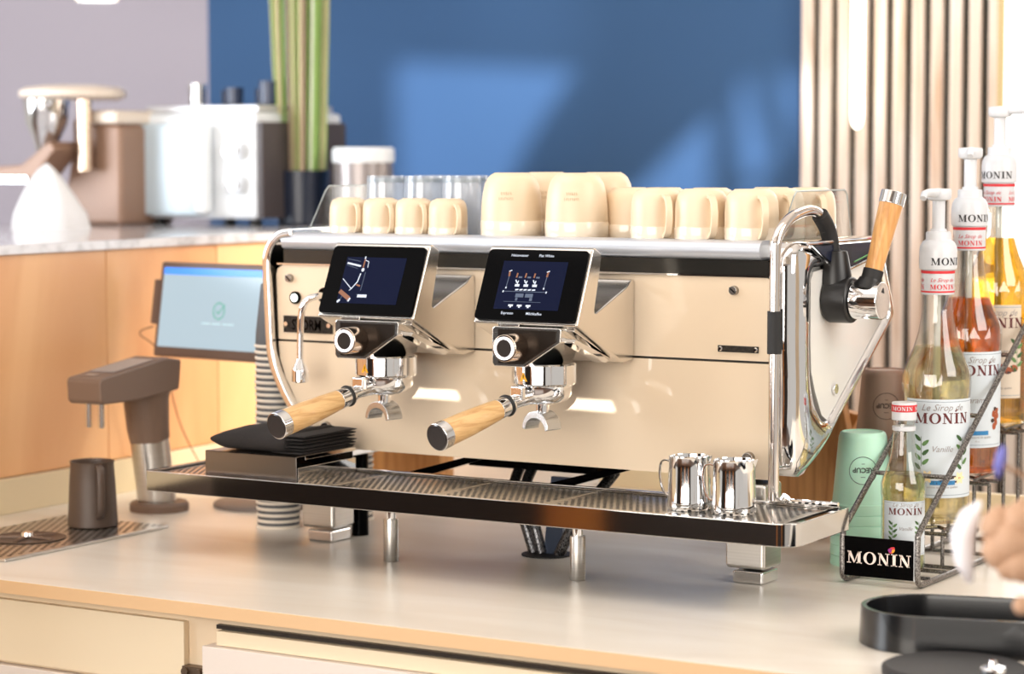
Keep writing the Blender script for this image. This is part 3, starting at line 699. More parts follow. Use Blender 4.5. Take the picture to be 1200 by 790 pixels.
mug = vessel('m', 'handled_mug', 'cream mug with strap handle, upside down, leftmost of the front handled mugs', 'mug',
    [(.0335, 0), (.0342, .002), (.0343, .0180), (.0340, .0195)], [(.0337, .0195), (.0336, .038), (.0328, .050), (.0306, .0585), (.0270, .0640), (.0225, .0660), (.0215, .0672), (.0001, .0672)], .003,
    'upside-down mugs with strap handles', handle_strip([(.0285, .058), (.038, .0565), (.0455, .050), (.0485, .038), (.0475, .024), (.043, .013), (.037, .008), (.0325, .007)], .0090, .0045, math.radians(46)))
mug.location = (.6545, .228, DZ)
for (x, y, l) in ((.7175, .228, 'cream mug with strap handle, upside down, second of the front handled mugs'), (.787, .228, 'cream mug with strap handle, upside down, third of the front handled mugs'),
    (.6230, .306, 'cream handled mug in the back row, leftmost behind the handled mugs'), (.691, .306, 'cream handled mug in the back row, second behind the handled mugs'),
    (.7520, .313, 'cream handled mug in the back row, third behind the handled mugs'), (.8010, .372, 'cream handled mug in the back row, rightmost near the steam pipe'), (.8018, .290, 'cream mug behind the right acrylic guard, rightmost of the front handled mugs')):
    if x == .8018: x, y = .7895, .300
    if x == .7520: x, y = .744, .378
    dup(mug, (x, y, DZ), None, l)
dup(mug, (.581, .290, DZ), math.radians(150), 'shaded cream mug between the domed mugs and the handled mugs')
tg = thing('tumbler', 'clear glass tumbler, upside down, front left behind the espresso cups', 'glass', (0, 0, 0), 'glass tumblers on the machine')
MB().lathe([(.0275, 0), (.0278, .001), (.0270, .045), (.0262, .078), (.0255, .0815), (.0001, .0815), (.0001, .0750), (.0235, .0750), (.0245, .045), (.0255, .001)], n=40).build('glass_wall', tumbler_glass, tg)
MB().lathe([(.0264, .0725), (.0267, .0755), (.0262, .0785), (.0256, .0785), (.0256, .0725)], n=40, close=True).build('thick_base', mat('glass_base', sr(214, 226, 236), .08, trans=.6, ior=1.4), tg)
tg.location = (.197, .290, DZ)
for (x, y, l) in ((.2600, .290, 'clear glass tumbler, upside down, middle of the front tumblers'), (.322, .290, 'clear glass tumbler, upside down, front right beside the large domed mug'),
    (.2300, .358, 'clear glass tumbler in the back row, left one'), (.292, .358, 'clear glass tumbler in the back row, middle one'), (.354, .358, 'clear glass tumbler in the back row, right one')):
    dup(tg, (x, y, DZ), None, l)

# ------------------------------------------------------------------ milk jugs on the tray
def jug(label, loc):
    o = thing('milk_jug', label, 'jug', (0, 0, 0), 'small steel milk jugs on the tray')
    pr = [(.0250, 0), (.0262, .0015), (.0268, .006), (.0262, .012), (.0255, .030), (.0250, .050), (.0250, .0625), (.0254, .0638)]
    MB().lathe([(.0001, 0)] + pr + [(r-.0012, z) for r, z in reversed(pr[3:])] + [(.0245, .004), (.0001, .004)], n=48).build('jug_body', chrome, o)
    MB().tube([(-.0245, 0, .056), (-.0300, 0, .0575), (-.0360, 0, .054), (-.0375, 0, .040), (-.0345, 0, .024), (-.0300, 0, .016), (-.0255, 0, .0145)], .0028, 10, smooth=4, flat=.5).build('handle', chrome, o)
    MB().add([(.0235, -.006, .059), (.0235, .006, .059), (.0285, 0, .0655), (.0242, -.007, .0638), (.0242, .007, .0638), (.025, 0, .054)], [(0, 3, 2, 5), (1, 5, 2, 4)]).build('pouring_lip', chrome, o)
    return o
j1 = jug('small shiny steel milk jug on the tray, left of the pair', None); j1.location = (.7790, .0755, .1058); j1.rotation_euler[2] = math.radians(8)
dup(j1, (.8410, .0700, .1058), math.radians(14), 'small shiny steel milk jug on the tray, right of the pair near the corner')

# ------------------------------------------------------------------ steel box and cloth on the tray
box_steel = mat('box_steel', (.36, .33, .31, 1), .25, 1)
bx = thing('steel_box', 'low folded steel box on the left end of the drip tray', 'box', (.16, .09, .1058))
MB().box(.088, .237, .020, .0215, .1058, .1395).build('front_plate', box_steel, bx, bevel=.0006)
MB().box(.088, .237, .020, .155, .138, .1395).build('top_plate', box_steel, bx, bevel=.0006)
MB().box(.2355, .237, .024, .155, .1058, .1245).build('side_plate', chrome, bx, bevel=.0005)
MB().box(.232, .237, .040, .155, .1335, .1395).build('side_lip', chrome, bx, bevel=.0008)
MB().box(.088, .0895, .0215, .155, .1058, .138).build('side_plate', steel, bx, bevel=.0005)
MB().box(.230, .2330, .022, .154, .1058, .138).build('inner_plate', gloss_black, bx)
cl_m = mat('black_cloth', sr(30, 27, 27), .95, noise=((900, 900, 900), sr(44, 40, 40), .3, .7), bump=.3)
cloth = MB(); nx, ny = 40, 16
rc = random.Random(3)
def layer(x0, x1, y0, y1, zb, zt, ph, n_=22):
    vs = []; fs = []; m = 20
    for i in range(n_+1):
        t = i/n_; x = x0+(x1-x0)*t; e = min(1, t*n_/5.0+.10, (1-t)*n_/2+.45)**.5
        cy = (y0+y1)/2; hy = (y1-y0)/2*(.93+.07*e); cz = zb+(zt-zb)/2; hz = (zt-zb)/2*e
        for k in range(m):
            a = 2*PI*k/m; c_, s_ = math.cos(a), math.sin(a)
            yy = cy+hy*(abs(c_)**.5)*(1 if c_ >= 0 else -1); zz = cz+hz*(abs(s_)**.7)*(1 if s_ >= 0 else -1)
            if s_ > 0: zz += (.0016*math.sin(x*85+ph)+.0010*math.sin(yy*70+ph*2+x*30))*min(1, (zt-zb)/.02)
            vs.append((x, yy, zz))
    for i in range(n_):
        for k in range(m): fs.append((i*m+k, i*m+(k+1) % m, (i+1)*m+(k+1) % m, (i+1)*m+k))
    fs += [tuple(range(m-1, -1, -1)), tuple(range(n_*m, n_*m+m))]
    cloth.add(vs, fs)
layer(.091, .214, .024, .150, .1397, .1690, 2, 30)
for q_ in range(6): layer(.188, .238+.0018*(q_ % 3), .028+.002*(q_ % 2), .154, .1400+.0044*q_, .1438+.0044*q_, q_*1.7, 12)
tag(cloth.build('cloth', cl_m, ang=60), 'folded black cloth lying on the steel box', 'cloth')

# ------------------------------------------------------------------ syrup bottles
maroon = mat('maroon_print', sr(96, 30, 32), .5); grey_pr = mat('grey_print', sr(150, 142, 140), .6); red_pr = mat('red_print', sr(206, 40, 48), .5)
green_pr = mat('leaf_print', sr(92, 130, 74), .6); green_d = mat('dark_leaf_print', sr(58, 92, 48), .6); pod_pr = mat('pod_print', sr(62, 44, 38), .6); blue_pr = mat('blue_print', sr(40, 122, 178), .5)
petal_pr = mat('petal_print', sr(246, 224, 178), .6); caramel_pr = mat('caramel_print', sr(160, 78, 42), .5); black_pr = mat('black_print', sr(30, 26, 32), .5); bluegrey_pr = mat('bluegrey_print', sr(130, 146, 160), .6)
label_m = mat('paper_label', sr(206, 215, 222), .5); label_t = mat('paper_label_tan', sr(212, 198, 180), .5)
def liquid(nm, col, dens):
    m = mat(nm, col, .02, trans=1, ior=1.34); nt = m.node_tree; b = nt.nodes['Principled BSDF']
    tr = nt.nodes.new('ShaderNodeBsdfTransparent'); tr.inputs[0].default_value = col; mx = nt.nodes.new('ShaderNodeMixShader'); mx.inputs[0].default_value = .5
    nt.links.new(tr.outputs[0], mx.inputs[1]); nt.links.new(b.outputs[0], mx.inputs[2]); nt.links.new(mx.outputs[0], nt.nodes['Material Output'].inputs[0])
    return m
def wrap(r, c, phi, w, z0, z1, n=20):
    mb = MB(); vs = []; fs = []
    for i in range(n+1):
        a = phi-w+2*w*i/n
        for z in (z0, z1): vs.append((c[0]+r*math.sin(a), c[1]-r*math.cos(a), z))
    for i in range(n): fs.append((2*i, 2*i+2, 2*i+3, 2*i+1))
    return mb.add(vs, fs)
def leafshape(mb, fn, x, y, L, W, ang):
    n = 10; pts = []
    for k in range(n):
        a = 2*PI*k/n; px_, py_ = L/2*math.cos(a), W/2*math.sin(a)*(1-.25*math.cos(a))
        pts.append(fn(x+px_*math.cos(ang)-py_*math.sin(ang), y+px_*math.sin(ang)+py_*math.cos(ang)))
    mb.add(pts, [tuple(range(n))])
def printing(o, r, phi, z0, z1, flavour, s=1.0, lm=label_m, wd=None):
    w = wd or math.radians(72); H = z1-z0
    L = wrap(r+.0003, (0, 0, 0), phi, w, z0, z1).build('label', lm, o, ang=80)
    fn = on_cyl(r+.0006, phi, (0, 0, z0)); xw = (r+.0006)*w
    def put(mb, nm, mt):
        if mb.v: stuff(mb.build(nm, mt, L, flat=True))
    g = MB(); seg(g, fn, -xw*.98, H*.975, xw*.98, H*.975, .0007*s, 12); seg(g, fn, -xw*.98, H*.03, xw*.98, H*.03, .0007*s, 12); put(g, 'label_border', bluegrey_pr)
    mz = H*.755; h = .0135*s
    m = MB(); flat_on(m, serif('MONIN', h), fn, 0, mz); leafshape(m, fn, h*1.30, mz+h*1.25, h*.35, h*.18, .8); put(m, 'brand_lettering', maroon if lm is label_m else maroon)
    m = MB(); flat_on(m, font('Le Sirop de', .0088*s, shear=.4), fn, 0, mz+h*1.22); flat_on(m, font(flavour, .0078*s, shear=.35), fn, 0, H*.47)
    flat_on(m, font('arôme naturel de qualité', .0030*s), fn, 0, H*.10); flat_on(m, font('70 cl', .0022*s), fn, 0, H*.06); put(m, 'script_lettering', grey_pr)
    gr = MB(); gd = MB(); pm = MB(); pe = MB(); cr = MB()
    rr = random.Random(11)
    if flavour in ('Vanille', 'Noisette'):
        for sx in (-1, 1):
            bx_ = sx*.028*s; seg(gd, fn, bx_, H*.32, bx_*1.02, H*.62, .0006)
            for k in range(7):
                leafshape(gr if k % 3 else gd, fn, bx_+(.0055*s if k % 2 else -.0055*s), H*(.32+.048*k), .0115*s, .0050*s, .7 if k % 2 else 2.4)
    if flavour == 'Vanille':
        for (x, y) in ((-.020, .215), (.024, .20)):
            for k in range(6): leafshape(pe, fn, x*s+.0042*s*math.cos(k*1.05), H*y+.0042*s*math.sin(k*1.05), .009*s, .0048*s, k*1.05)
            leafshape(cr, fn, x*s, H*y, .0035*s, .0028*s, 0)
        for (a, b, c, d) in ((-.010, .235, .018, .215), (-.012, .16, .015, .205), (-.008, .15, .020, .165)):
            seg(pm, fn, a*s, H*b, c*s, H*d, .0022*s, 3)
    if flavour == 'Caramel':
        for (x, y, q) in ((-.030, .36, .010), (-.027, .235, .013), (-.018, .205, .008)):
            leafshape(pe, fn, x*s, H*y+.001, q*1.1, q*.8, .1)
        for (x, y) in ((-.031, .33), (-.024, .24), (-.030, .20), (-.018, .25), (.030, .30), (.026, .35), (.033, .38), (.031, .26), (.027, .22), (.034, .33)):
            leafshape(cr, fn, x*s, H*y, .0095, .0075, rr.uniform(0, 3))
        for (x, y) in ((-.034, .35), (.029, .40), (.024, .28)): leafshape(pm, fn, x*s, H*y, .007, .0055, 0)
    if flavour == 'Noisette':
        for (x, y) in ((.006, .33), (.015, .30), (-.006, .31), (.024, .32)):
            leafshape(cr, fn, x*s, H*y, .012, .010, 0); leafshape(pm, fn, x*s, H*y-.003, .009, .004, 0)
    if flavour != 'Noisette':
        seg(pm2 := MB(), fn, -.0165*s, H*.155, .0165*s, H*.155, .0056*s, 6); put(pm2, 'blue_tag', blue_pr)
    put(gr, 'leaf_print', green_pr); put(gd, 'dark_leaf_print', green_d); put(pe, 'petal_print', petal_pr if flavour != 'Caramel' else caramel_pr); put(pm, 'pod_print', pod_pr); put(cr, 'nut_print', caramel_pr)
def shoulder(z0, ztop, R0, Rn):
    return [(R0, z0), (R0*1.02, z0+.005), (R0*1.02, z0+.028), (R0*.98, z0+.036), (R0*.86, z0+.048), (R0*.70, z0+.064), (R0*.56, z0+.084), (R0*.47, z0+.106), (Rn, ztop)]
def big_bottle(nm, label, loc, flavour, liq, level, phi, spout_dir, lm=label_m, phi_cap=None, wd=None):
    o = thing(nm, label, 'bottle', (0, 0, 0))
    R0 = .0425
    body = [(.036, .0006), (.0400, .0015), (R0, .006), (R0*.985, .012), (R0, .020), (R0, .030)] + shoulder(.163, .300, R0, .0182)
    MB().lathe([(.0001, .004), (.030, .0035)] + body + [(.0175, .326)], n=56).build('glass', bottle_glass, o)
    lv = [(r-.0022, z+.002) for r, z in body if z < level-.002]
    last = None
    for (a, b) in zip(body[:-1], body[1:]):
        if a[1] <= level <= b[1]: last = a[0]+(b[0]-a[0])*(level-a[1])/(b[1]-a[1])-.0022
    MB().lathe([(.0001, .006)] + lv + [(last, level), (.0001, level)], n=48).build('syrup', liq, o)
    # diamond facets pressed into the shoulder
    fc = MB()
    for k in range(12):
        a = 2*PI*k/12; r1 = R0*1.025
        def P(da, z, rr): return (rr*math.cos(a+da), rr*math.sin(a+da), z)
        fc.add([P(-.2, .180, r1), P(0, .169, r1), P(.2, .180, r1), P(0, .196, r1*.99), P(0, .1815, r1+.0016)], [(0, 1, 4), (1, 2, 4), (2, 3, 4), (3, 0, 4)])
    fc.build('shoulder_facets', bottle_glass, o, flat=True)['kind'] = 'stuff'
    MB().cyl((0, 0, .02), (0, 0, .326), .0042, n=12).build('pump_tube', mat('tube_plastic', sr(240, 238, 230), .4, trans=.3), o)
    printing(o, R0, phi, .037, .163, flavour, lm=lm, wd=wd)
    pc = phi if phi_cap is None else phi_cap
    NL = MB().lathe([(.0205, .2945), (.0210, .2955), (.0210, .3255), (.0205, .3262)], n=40).build('neck_label', white_pl, o)
    m = MB(); fn = on_cyl(.0213, pc, (0, 0, .2945))
    for a0 in (-2.1, 0, 2.1):
        fn2 = on_cyl(.0213, pc+a0, (0, 0, .2945)); flat_on(m, serif('MONIN', .0062), fn2, 0, .0070); flat_on(m, font('Le Sirop de', .0052, shear=.4), fn2, 0, .0165)
    m.build('neck_lettering', red_pr, NL, flat=True)['kind'] = 'stuff'
    rb = MB().lathe([(.0212, .2972), (.0214, .2974), (.0214, .2992), (.0212, .2994)], n=40).build('red_band', red_pr, NL)
    MB().lathe([(.0212, .3215), (.0216, .3217), (.0216, .3250), (.0212, .3252)], n=40).build('red_band', red_pr, NL)
    cp = MB().lathe([(.0205, .3262), (.0235, .3270), (.0240, .3290), (.0240, .3490), (.0232, .3560), (.0200, .3620), (.0165, .3640), (.0160, .3660), (.0160, .3730), (.0150, .3745), (.0105, .3750), (.0100, .3780), (.0001, .3780)], n=44).build('pump_cap', white_pl, o)
    m = MB()
    for a0 in (0, PI): flat_on(m, serif('MONIN', .0092), on_cyl(.0243, pc+.35+a0, (0, 0, .3325)), 0, 0)
    m.build('cap_lettering', black_pr, cp, flat=True)['kind'] = 'stuff'
    MB().cyl((0, 0, .376), (0, 0, .418), .0082, n=24).build('pump_stem', white_pl, o)
    d = Vector((math.sin(spout_dir), -math.cos(spout_dir), 0))
    hd = MB().lathe([(.009, .414), (.0140, .4155), (.0160, .4185), (.0160, .4270), (.0150, .4290), (.0001, .4300)], n=28).build('pump_head', white_pl, o, bevel=.0005)
    MB().tube([tuple(d*.010+Vector((0, 0, .4240))), tuple(d*.045+Vector((0, 0, .4245))), tuple(d*.060+Vector((0, 0, .4235))), tuple(d*.066+Vector((0, 0, .4180)))], [.0060, .0050, .0046, .0042], 14).build('pump_nozzle', white_pl, hd)
    o.location = loc
    return o
vb = big_bottle('syrup_bottle', 'vanilla syrup bottle with pale yellow syrup and white pump', (.955, .428, .0562), 'Vanille', liquid('vanilla_syrup', sr(255, 249, 216), 0), .228, math.radians(33), math.radians(4), phi_cap=math.radians(40))
cbt = big_bottle('syrup_bottle', 'caramel syrup bottle with orange-brown syrup and white pump', (.955, .540, .1085), 'Caramel', liquid('caramel_syrup', sr(248, 172, 74), 0), .232, math.radians(38), math.radians(20), phi_cap=math.radians(24))
hb = big_bottle('syrup_bottle', 'hazelnut syrup bottle with amber syrup and a tan leafy label, rearmost', (.955, .652, .1640), 'Noisette', liquid('hazelnut_syrup', sr(252, 214, 92), 0), .252, math.radians(20), math.radians(78), lm=label_t, phi_cap=math.radians(-18), wd=math.radians(46))
# small bottle
sb = thing('syrup_bottle', 'small vanilla syrup bottle with screw cap at the front of the wire rack', 'bottle', (0, 0, 0))
R1 = .0272
bp = [(.023, .0006), (.0262, .002), (R1, .006), (R1, .092), (R1*1.03, .096), (R1*1.03, .110), (R1*.95, .117), (R1*.78, .130), (R1*.60, .146), (R1*.52, .162), (.0130, .180), (.0130, .190)]
MB().lathe([(.0001, .003)] + bp, n=48).build('glass', bottle_glass, sb)
MB().lathe([(.0001, .005)] + [(r-.0018, z+.002) for r, z in bp[:7]] + [(R1*.85-.0015, .1225), (.0001, .1225)], n=40).build('syrup', liquid('small_vanilla_syrup', sr(250, 240, 196), 0), sb)
printing(sb, R1, math.radians(30), .022, .090, 'Vanille', s=.62, wd=math.radians(66))
cp = MB().lathe([(.0150, .1895), (.0155, .190), (.0155, .2100), (.0150, .2115), (.0001, .2118)], n=36).build('screw_cap', white_pl, sb)
MB().lathe([(.0156, .2000), (.0159, .2002), (.0159, .2085), (.0156, .2087)], n=36).build('red_band', red_pr, cp)
m = MB()
for a0 in (-2, 0, 2): flat_on(m, serif('MONIN', .0050), on_cyl(.0161, math.radians(12)+a0, (0, 0, .2018)), 0, 0)
m.build('cap_lettering', white_pl, cp, flat=True)['kind'] = 'stuff'
MB().lathe([(.0135, .1760), (.0146, .1765), (.0146, .1815), (.0135, .182)], n=36).build('neck_ring', white_pl, sb)
sb.location = (.955, .318, .0102)

# ------------------------------------------------------------------ wire rack
rk = thing('wire_rack', 'dark hammered wire rack in steps holding the syrup bottles', 'rack', (.955, .45, 0))
wire = mat('hammered_wire', sr(150, 146, 142), .32, .85, noise=((500, 500, 500), sr(84, 80, 78), .4, .6))
for x in (.9045, 1.0025):
    MB().tube([(x, .72, .0040), (x, .50, .0040), (x, .285, .0040), (x, .258, .0050), (x, .248, .0120), (x, .2465, .030), (x, .2475, .0600), (x, .253, .0700), (x, .300, .0990), (x, .450, .1905), (x, .620, .2942), (x, .700, .3430)], .0038, 10, smooth=5).build('side_rail', wire, rk)
pt = MB().box(.9070, 1.000, .2450, .2475, .0110, .0600).build('sign_plate', gloss_black, rk, bevel=.0004)
MB().box(.9985, 1.0005, .2446, .2478, .0110, .0600).build('plate_edge', white_pl, pt)
m = MB(); flat_on(m, serif('MONIN', .0150), lambda a, b: (.9530+a, .2446, .0270+b)); m.build('sign_lettering', mat('sign_cream', sr(250, 232, 222), .5), pt, flat=True)
dr = MB(); fn = lambda a, b: (.9530+a, .2446, .0270+b)
leafshape(dr, fn, .0170, .0200, .0100, .0068, .75); dr.build('sign_drop', mat('drop_red', sr(226, 50, 60), .4, emit=(0, 0, 0, 1)), pt, flat=True)
dr = MB(); fn = lambda a, b: (.9530+a, .2443, .0270+b); leafshape(dr, fn, .0150, .0195, .0055, .0050, .75); dr.build('sign_drop_violet', mat('drop_violet', sr(150, 40, 140), .4), pt, flat=True)
dr = MB(); leafshape(dr, fn, .0190, .0190, .0055, .0035, .75); dr.build('sign_drop_gold', mat('drop_gold', sr(250, 170, 40), .4), pt, flat=True)
def wr(pts, r=.0026, sm=0, nm='wire'): MB().tube(pts, r, 8, smooth=sm).build(nm, wire, rk)
wr([(.9045, .29, .0072), (1.0025, .29, .0072)]); wr([(.9045, .345, .0072), (1.0025, .345, .0072)])
for yb, zb in ((.428, .0562), (.540, .1085), (.652, .164)):
    z = zb-.0028
    for x in (.925, .982):
        wr([(x, yb-.044, .0075), (x, yb-.044, z-.008), (x, yb-.041, z-.001), (x, yb-.034, z), (x, yb+.036, z), (x, yb+.046, z+.002)], nm='step_wire', sm=0)
    wr([(.9045, yb-.044, z-.0052), (1.0025, yb-.044, z-.0052)], nm='step_bar')
    wr([(.9045, yb-.01, z-.0054), (.93, yb-.012, z-.0054), (.955, yb+.012, z-.0054), (.98, yb-.012, z-.0054), (1.0025, yb-.01, z-.0054)], nm='zigzag_wire')
    if zb > .06:
        for x in (.9045, 1.0025): wr([(x, yb-.044, .004), (x, yb-.044, z-.0052)], nm='upright')
for y in (.40, .52, .64): wr([(.9045, y, .0035), (1.0025, y, .0035)], nm='floor_bar')
for y, z in ((.345, .128), (.455, .195), (.570, .265)): wr([(.9045, y, z-.001), (1.0025, y, z-.001)], .003, nm='guard_bar')

# ------------------------------------------------------------------ reusable cups in two stacks
def recup(name, label, col, group, logo=True):
    o = thing(name, label, 'cup', (0, 0, 0), group)
    m = mat('recup_'+name, col, .5, sss=.1)
    pr = [(.0405, 0), (.0410, .0012), (.0405, .0125), (.0385, .0140), (.0380, .020), (.0310, .098), (.0290, .1035), (.0270, .1050), (.0255, .1050), (.0250, .1035), (.0001, .1035)]
    MB().lathe(pr, n=48).build('cup_body', m, o)
    return o
def recup_logo(o, phi, mt):
    mb = MB()
    def fn(a, b):
        z = .058+b; r = .0380-(z-.020)*.0897+.0006; return (r*math.sin(phi+a/.034), -r*math.cos(phi+a/.034), z)
    for k in range(40):
        a, b = 2*PI*k/40, 2*PI*(k+1)/40; seg(mb, fn, .0175*math.cos(a), .0175*math.sin(a), .0175*math.cos(b), .0175*math.sin(b), .0008)
    flat_on(mb, font('RECUP', .0064, bold=.0003), fn, 0, -.003, True); seg(mb, fn, -.003, -.0085, .003, -.0085, .0007); seg(mb, fn, -.002, .0085, .002, .0085, .0007)
    mb.build('logo', mt, o, flat=True)['kind'] = 'stuff'
mint = recup('mint_cup', 'mint reusable cup, topmost of the stack, with a round printed logo', sr(186, 230, 206), 'stacked mint reusable cups')
logo_m = mat('logo_print', sr(70, 84, 76), .6)
NM = 6; base = (.868, .394)
names = ['lowest of the mint stack, its rim on the worktop', 'second from the bottom of the mint stack', 'third from the bottom of the mint stack', 'third from the top of the mint stack', 'second from the top of the mint stack']
for k in range(NM-1): dup(mint, (base[0], base[1], .0135*k), .3*k, 'mint reusable cup, '+names[k])
mint.location = (base[0], base[1], .0135*(NM-1)); recup_logo(mint, math.radians(24), logo_m)
brown = recup('brown_cup', 'brown reusable cup, topmost of the brown stack, with a round printed logo', sr(158, 130, 112), 'stacked brown reusable cups')
for k in range(10): dup(brown, (.836, .545, .0135*k), .3*k, 'brown reusable cup, number %s of the brown stack from below' % ('one two three four five six seven eight nine ten'.split()[k]))
brown.location = (.836, .545, .135); recup_logo(brown, math.radians(26), mat('logo_print_dark', sr(74, 58, 50), .6))

# ------------------------------------------------------------------ striped paper cups behind the machine
pc = thing('paper_cup', 'striped paper cup nested in a tall stack left of the machine', 'cup', (0, 0, 0), 'striped paper cups in the tall left stack')
pw = mat('paper_white', sr(232, 222, 208), .6); pg_ = mat('paper_grey', sr(86, 88, 92), .6)
MB().lathe([(.0312, 0), (.0318, .0012), (.0318, .0030), (.0308, .0042)], n=32).build('rolled_rim', pw, pc)
MB().lathe([(.0300, .0042), (.0292, .020), (.0215, .088), (.0205, .090), (.0001, .090)], n=32).build('cup_wall', pg_, pc)
pc.location = (.0275, .262, 0)
for k in range(1, 31):
    dup(pc, (.0275+.0006*math.sin(k), .262, .0086*k), None, 'topmost striped paper cup of the tall stack, its grey cone showing' if k == 30 else None)
for k in range(14):
    dup(pc, (.0790, .372, .0086*k), None, 'striped paper cup nested in a short stack behind the left machine leg', 'striped paper cups in the short stack')
# the top cup of the short stack reaches 0.2 m, so it stays left of the body's sloping underside

# ------------------------------------------------------------------ oak boards behind the machine
wb = MB().prism([(.690, 0), (.760, 0), (.775, .06), (.720, .33), (.655, .33)], 'y', .60, .622).build('oak_board', oak_dark, bevel=.002)
tag(wb, 'oak board leaning behind the right end of the machine', 'board')
wb = MB().prism([(.560, 0), (.672, 0), (.765, .165), (.700, .180)], 'y', .628, .650).build('oak_board', oak_dark, bevel=.002)
tag(wb, 'slanting oak board crossing behind the other one at the right', 'board')
wb = MB().box(-.05, .085, .60, .64, 0, .078).build('oak_block', oak_dark, bevel=.002)
tag(wb, 'low oak block seen through the gap under the machine, left', 'block')

# drain hoses going through the worktop
dg = thing('drain_hose', 'two braided hoses running down into a round worktop opening', 'hose', (.48, .245, 0))
MB().lathe([(.034, 0), (.034, .0015), (.0001, .0015)], (.482, .245, 0), 32).build('grommet', mat('hole_black', sr(12, 12, 14), .6), dg)
br = mat('braided_steel', sr(120, 120, 122), .3, .9, noise=((900, 900, 300), sr(40, 40, 44), .45, .55))
for x, s in ((.462, -.034), (.474, -.028), (.500, .055)):
    MB().tube([(x, .245, .0016), (x+s*.45, .245, .045), (x+s, .25, .085), (x+s*1.2, .28, .112)], .0075, 12, smooth=5).build('braided_hose', br, dg)
MB().prism([(.476, .0016), (.498, .0016), (.520, .105), (.488, .105)], 'y', .246, .252).build('drain_strip', mat('strip_blue', sr(66, 76, 96), .3, .5), dg)

# ------------------------------------------------------------------ left side: drip plate, rinser, black jug, water tap
dp = thing('drip_plate', 'perforated steel drip plate let into the worktop at the left', 'drip plate', (-.19, 0, 0))
MB().box(-.292, -.098, -.165, .170, .0002, .0045).build('plate', steel, dp, bevel=.001)
hm = MB(); y = -.155
row = 0
while y < .165:
    x = -.284+(.006 if row % 2 else 0)
    while x < -.104:
        if (x+.19)**2+(y+.022)**2 > .058**2 and (x+.185)**2+(y-.11)**2 > .030**2: hm.add([(x+.0035*math.cos(2*PI*q/6), y+.0035*math.sin(2*PI*q/6), .0047) for q in range(6)], [tuple(range(6))])
        x += .012
    y += .0105; row += 1
stuff(hm.build('plate_hole', hole_m, dp, flat=True))
MB().lathe([(.052, .0047), (.053, .0060), (.049, .0062), (.047, .0050), (.0001, .0050)], (-.19, -.022, 0), 40).build('rinser_disc', taupe_d, dp)
for k in range(5):
    a = 2*PI*k/5; MB().prism([(-.19+.010*math.cos(a+.5), -.022+.010*math.sin(a+.5)), (-.19+.046*math.cos(a), -.022+.046*math.sin(a)), (-.19+.010*math.cos(a-.5), -.022+.010*math.sin(a-.5))], 'z', .0062, .0085).build('rinser_rib', taupe, dp)
MB().lathe([(.009, .0085), (.008, .013), (.0001, .015)], (-.19, -.022, 0), 16).build('rinser_nozzle', chrome, dp)

bj = thing('black_jug', 'matt black milk jug standing on the steel drip plate', 'jug', (0, 0, 0))
pr = [(.0335, 0), (.0355, .002), (.0350, .010), (.0325, .060), (.0305, .088), (.0315, .093)]
MB().lathe([(.0001, 0)] + pr + [(r-.0014, z) for r, z in reversed(pr[2:])] + [(.032, .006), (.0001, .006)], n=44).build('jug_body', taupe_d, bj)
MB().tube([(.029, 0, .086), (.040, 0, .088), (.046, 0, .078), (.046, 0, .050), (.043, 0, .024), (.034, 0, .016)], .0055, 10, smooth=4, flat=.6).build('handle', taupe_d, bj)
bj.location = (-.1850, .108, .0050); bj.rotation_euler[2] = math.radians(-34)

wt_ = thing('water_tap', 'tall taupe hot water dispenser with steel column and three nozzles', 'water dispenser', (-.222, .300, 0))
MB().lathe([(.044, 0), (.044, .010), (.041, .0135), (.0001, .0135)], (-.222, .300, 0), 44).build('base_disc', taupe, wt_)
MB().tube([(-.226, .300, .013), (-.2300, .288, .115)], [.0290, .0290], 40).build('steel_column', steel, wt_)
MB().tube([(-.2300, .290, .108), (-.2300, .286, .125), (-.228, .280, .170), (-.226, .280, .190)], [.0300, .0315, .034, .036], 40).build('neck_shroud', taupe, wt_)
MB().prism([(.312, .182), (.318, .226), (.285, .2315), (.138, .2120), (.134, .207), (.136, .178), (.142, .174), (.22, .174)], 'x', -.254, -.190).build('dispenser_head', taupe, wt_, bevel=.006, seg=3, ang=50)
MB().prism([(.175, .2175), (.265, .2293), (.265, .2300), (.175, .2182)], 'x', -.245, -.200).build('display_strip', mat('grey_display', sr(150, 146, 146), .3), wt_)
MB().prism([(.150, .2142), (.160, .2154), (.160, .2161), (.150, .2149)], 'x', -.233, -.214).build('status_label', mat('tap_print', sr(170, 150, 136), .5), wt_)
for x, y in ((-.236, .160), (-.222, .172), (-.212, .160)):
    MB().cyl((x, y, .176), (x, y, .138), .0045, n=14).build('nozzle', chrome, wt_)

# ------------------------------------------------------------------ till display
ps = thing('till_display', 'tablet till display on a round foot showing a green check mark', 'display', (-.115, .425, 0))
tapem = mat('till_frame', sr(104, 86, 78), .5)
MB().lathe([(.078, 0), (.078, .005), (.074, .0075), (.0001, .0075)], (-.1150, .420, 0), 48).build('foot', mat('foot_grey', sr(116, 104, 98), .5), ps)
MB().tube([(-.075, .44, .007), (-.075, .455, .15), (-.075, .452, .27)], [.012, .012, .010], 20).build('stem', tapem, ps)
T = Matrix.Translation((-.2130, .440, .290)) @ Matrix.Rotation(math.radians(-6), 4, 'Z') @ Matrix.Rotation(math.radians(-9), 4, 'X')
MB(T).box(-.136, .136, 0, .012, -.0745, .0745).build('casing', tapem, ps, bevel=.004)
till_scr = MB(T).box(-.1270, .127, -.0008, .001, -.0590, .0655).build('screen', mat('till_screen', sr(60, 76, 86), .2, emit=sr(206, 228, 240), es=.74), ps)
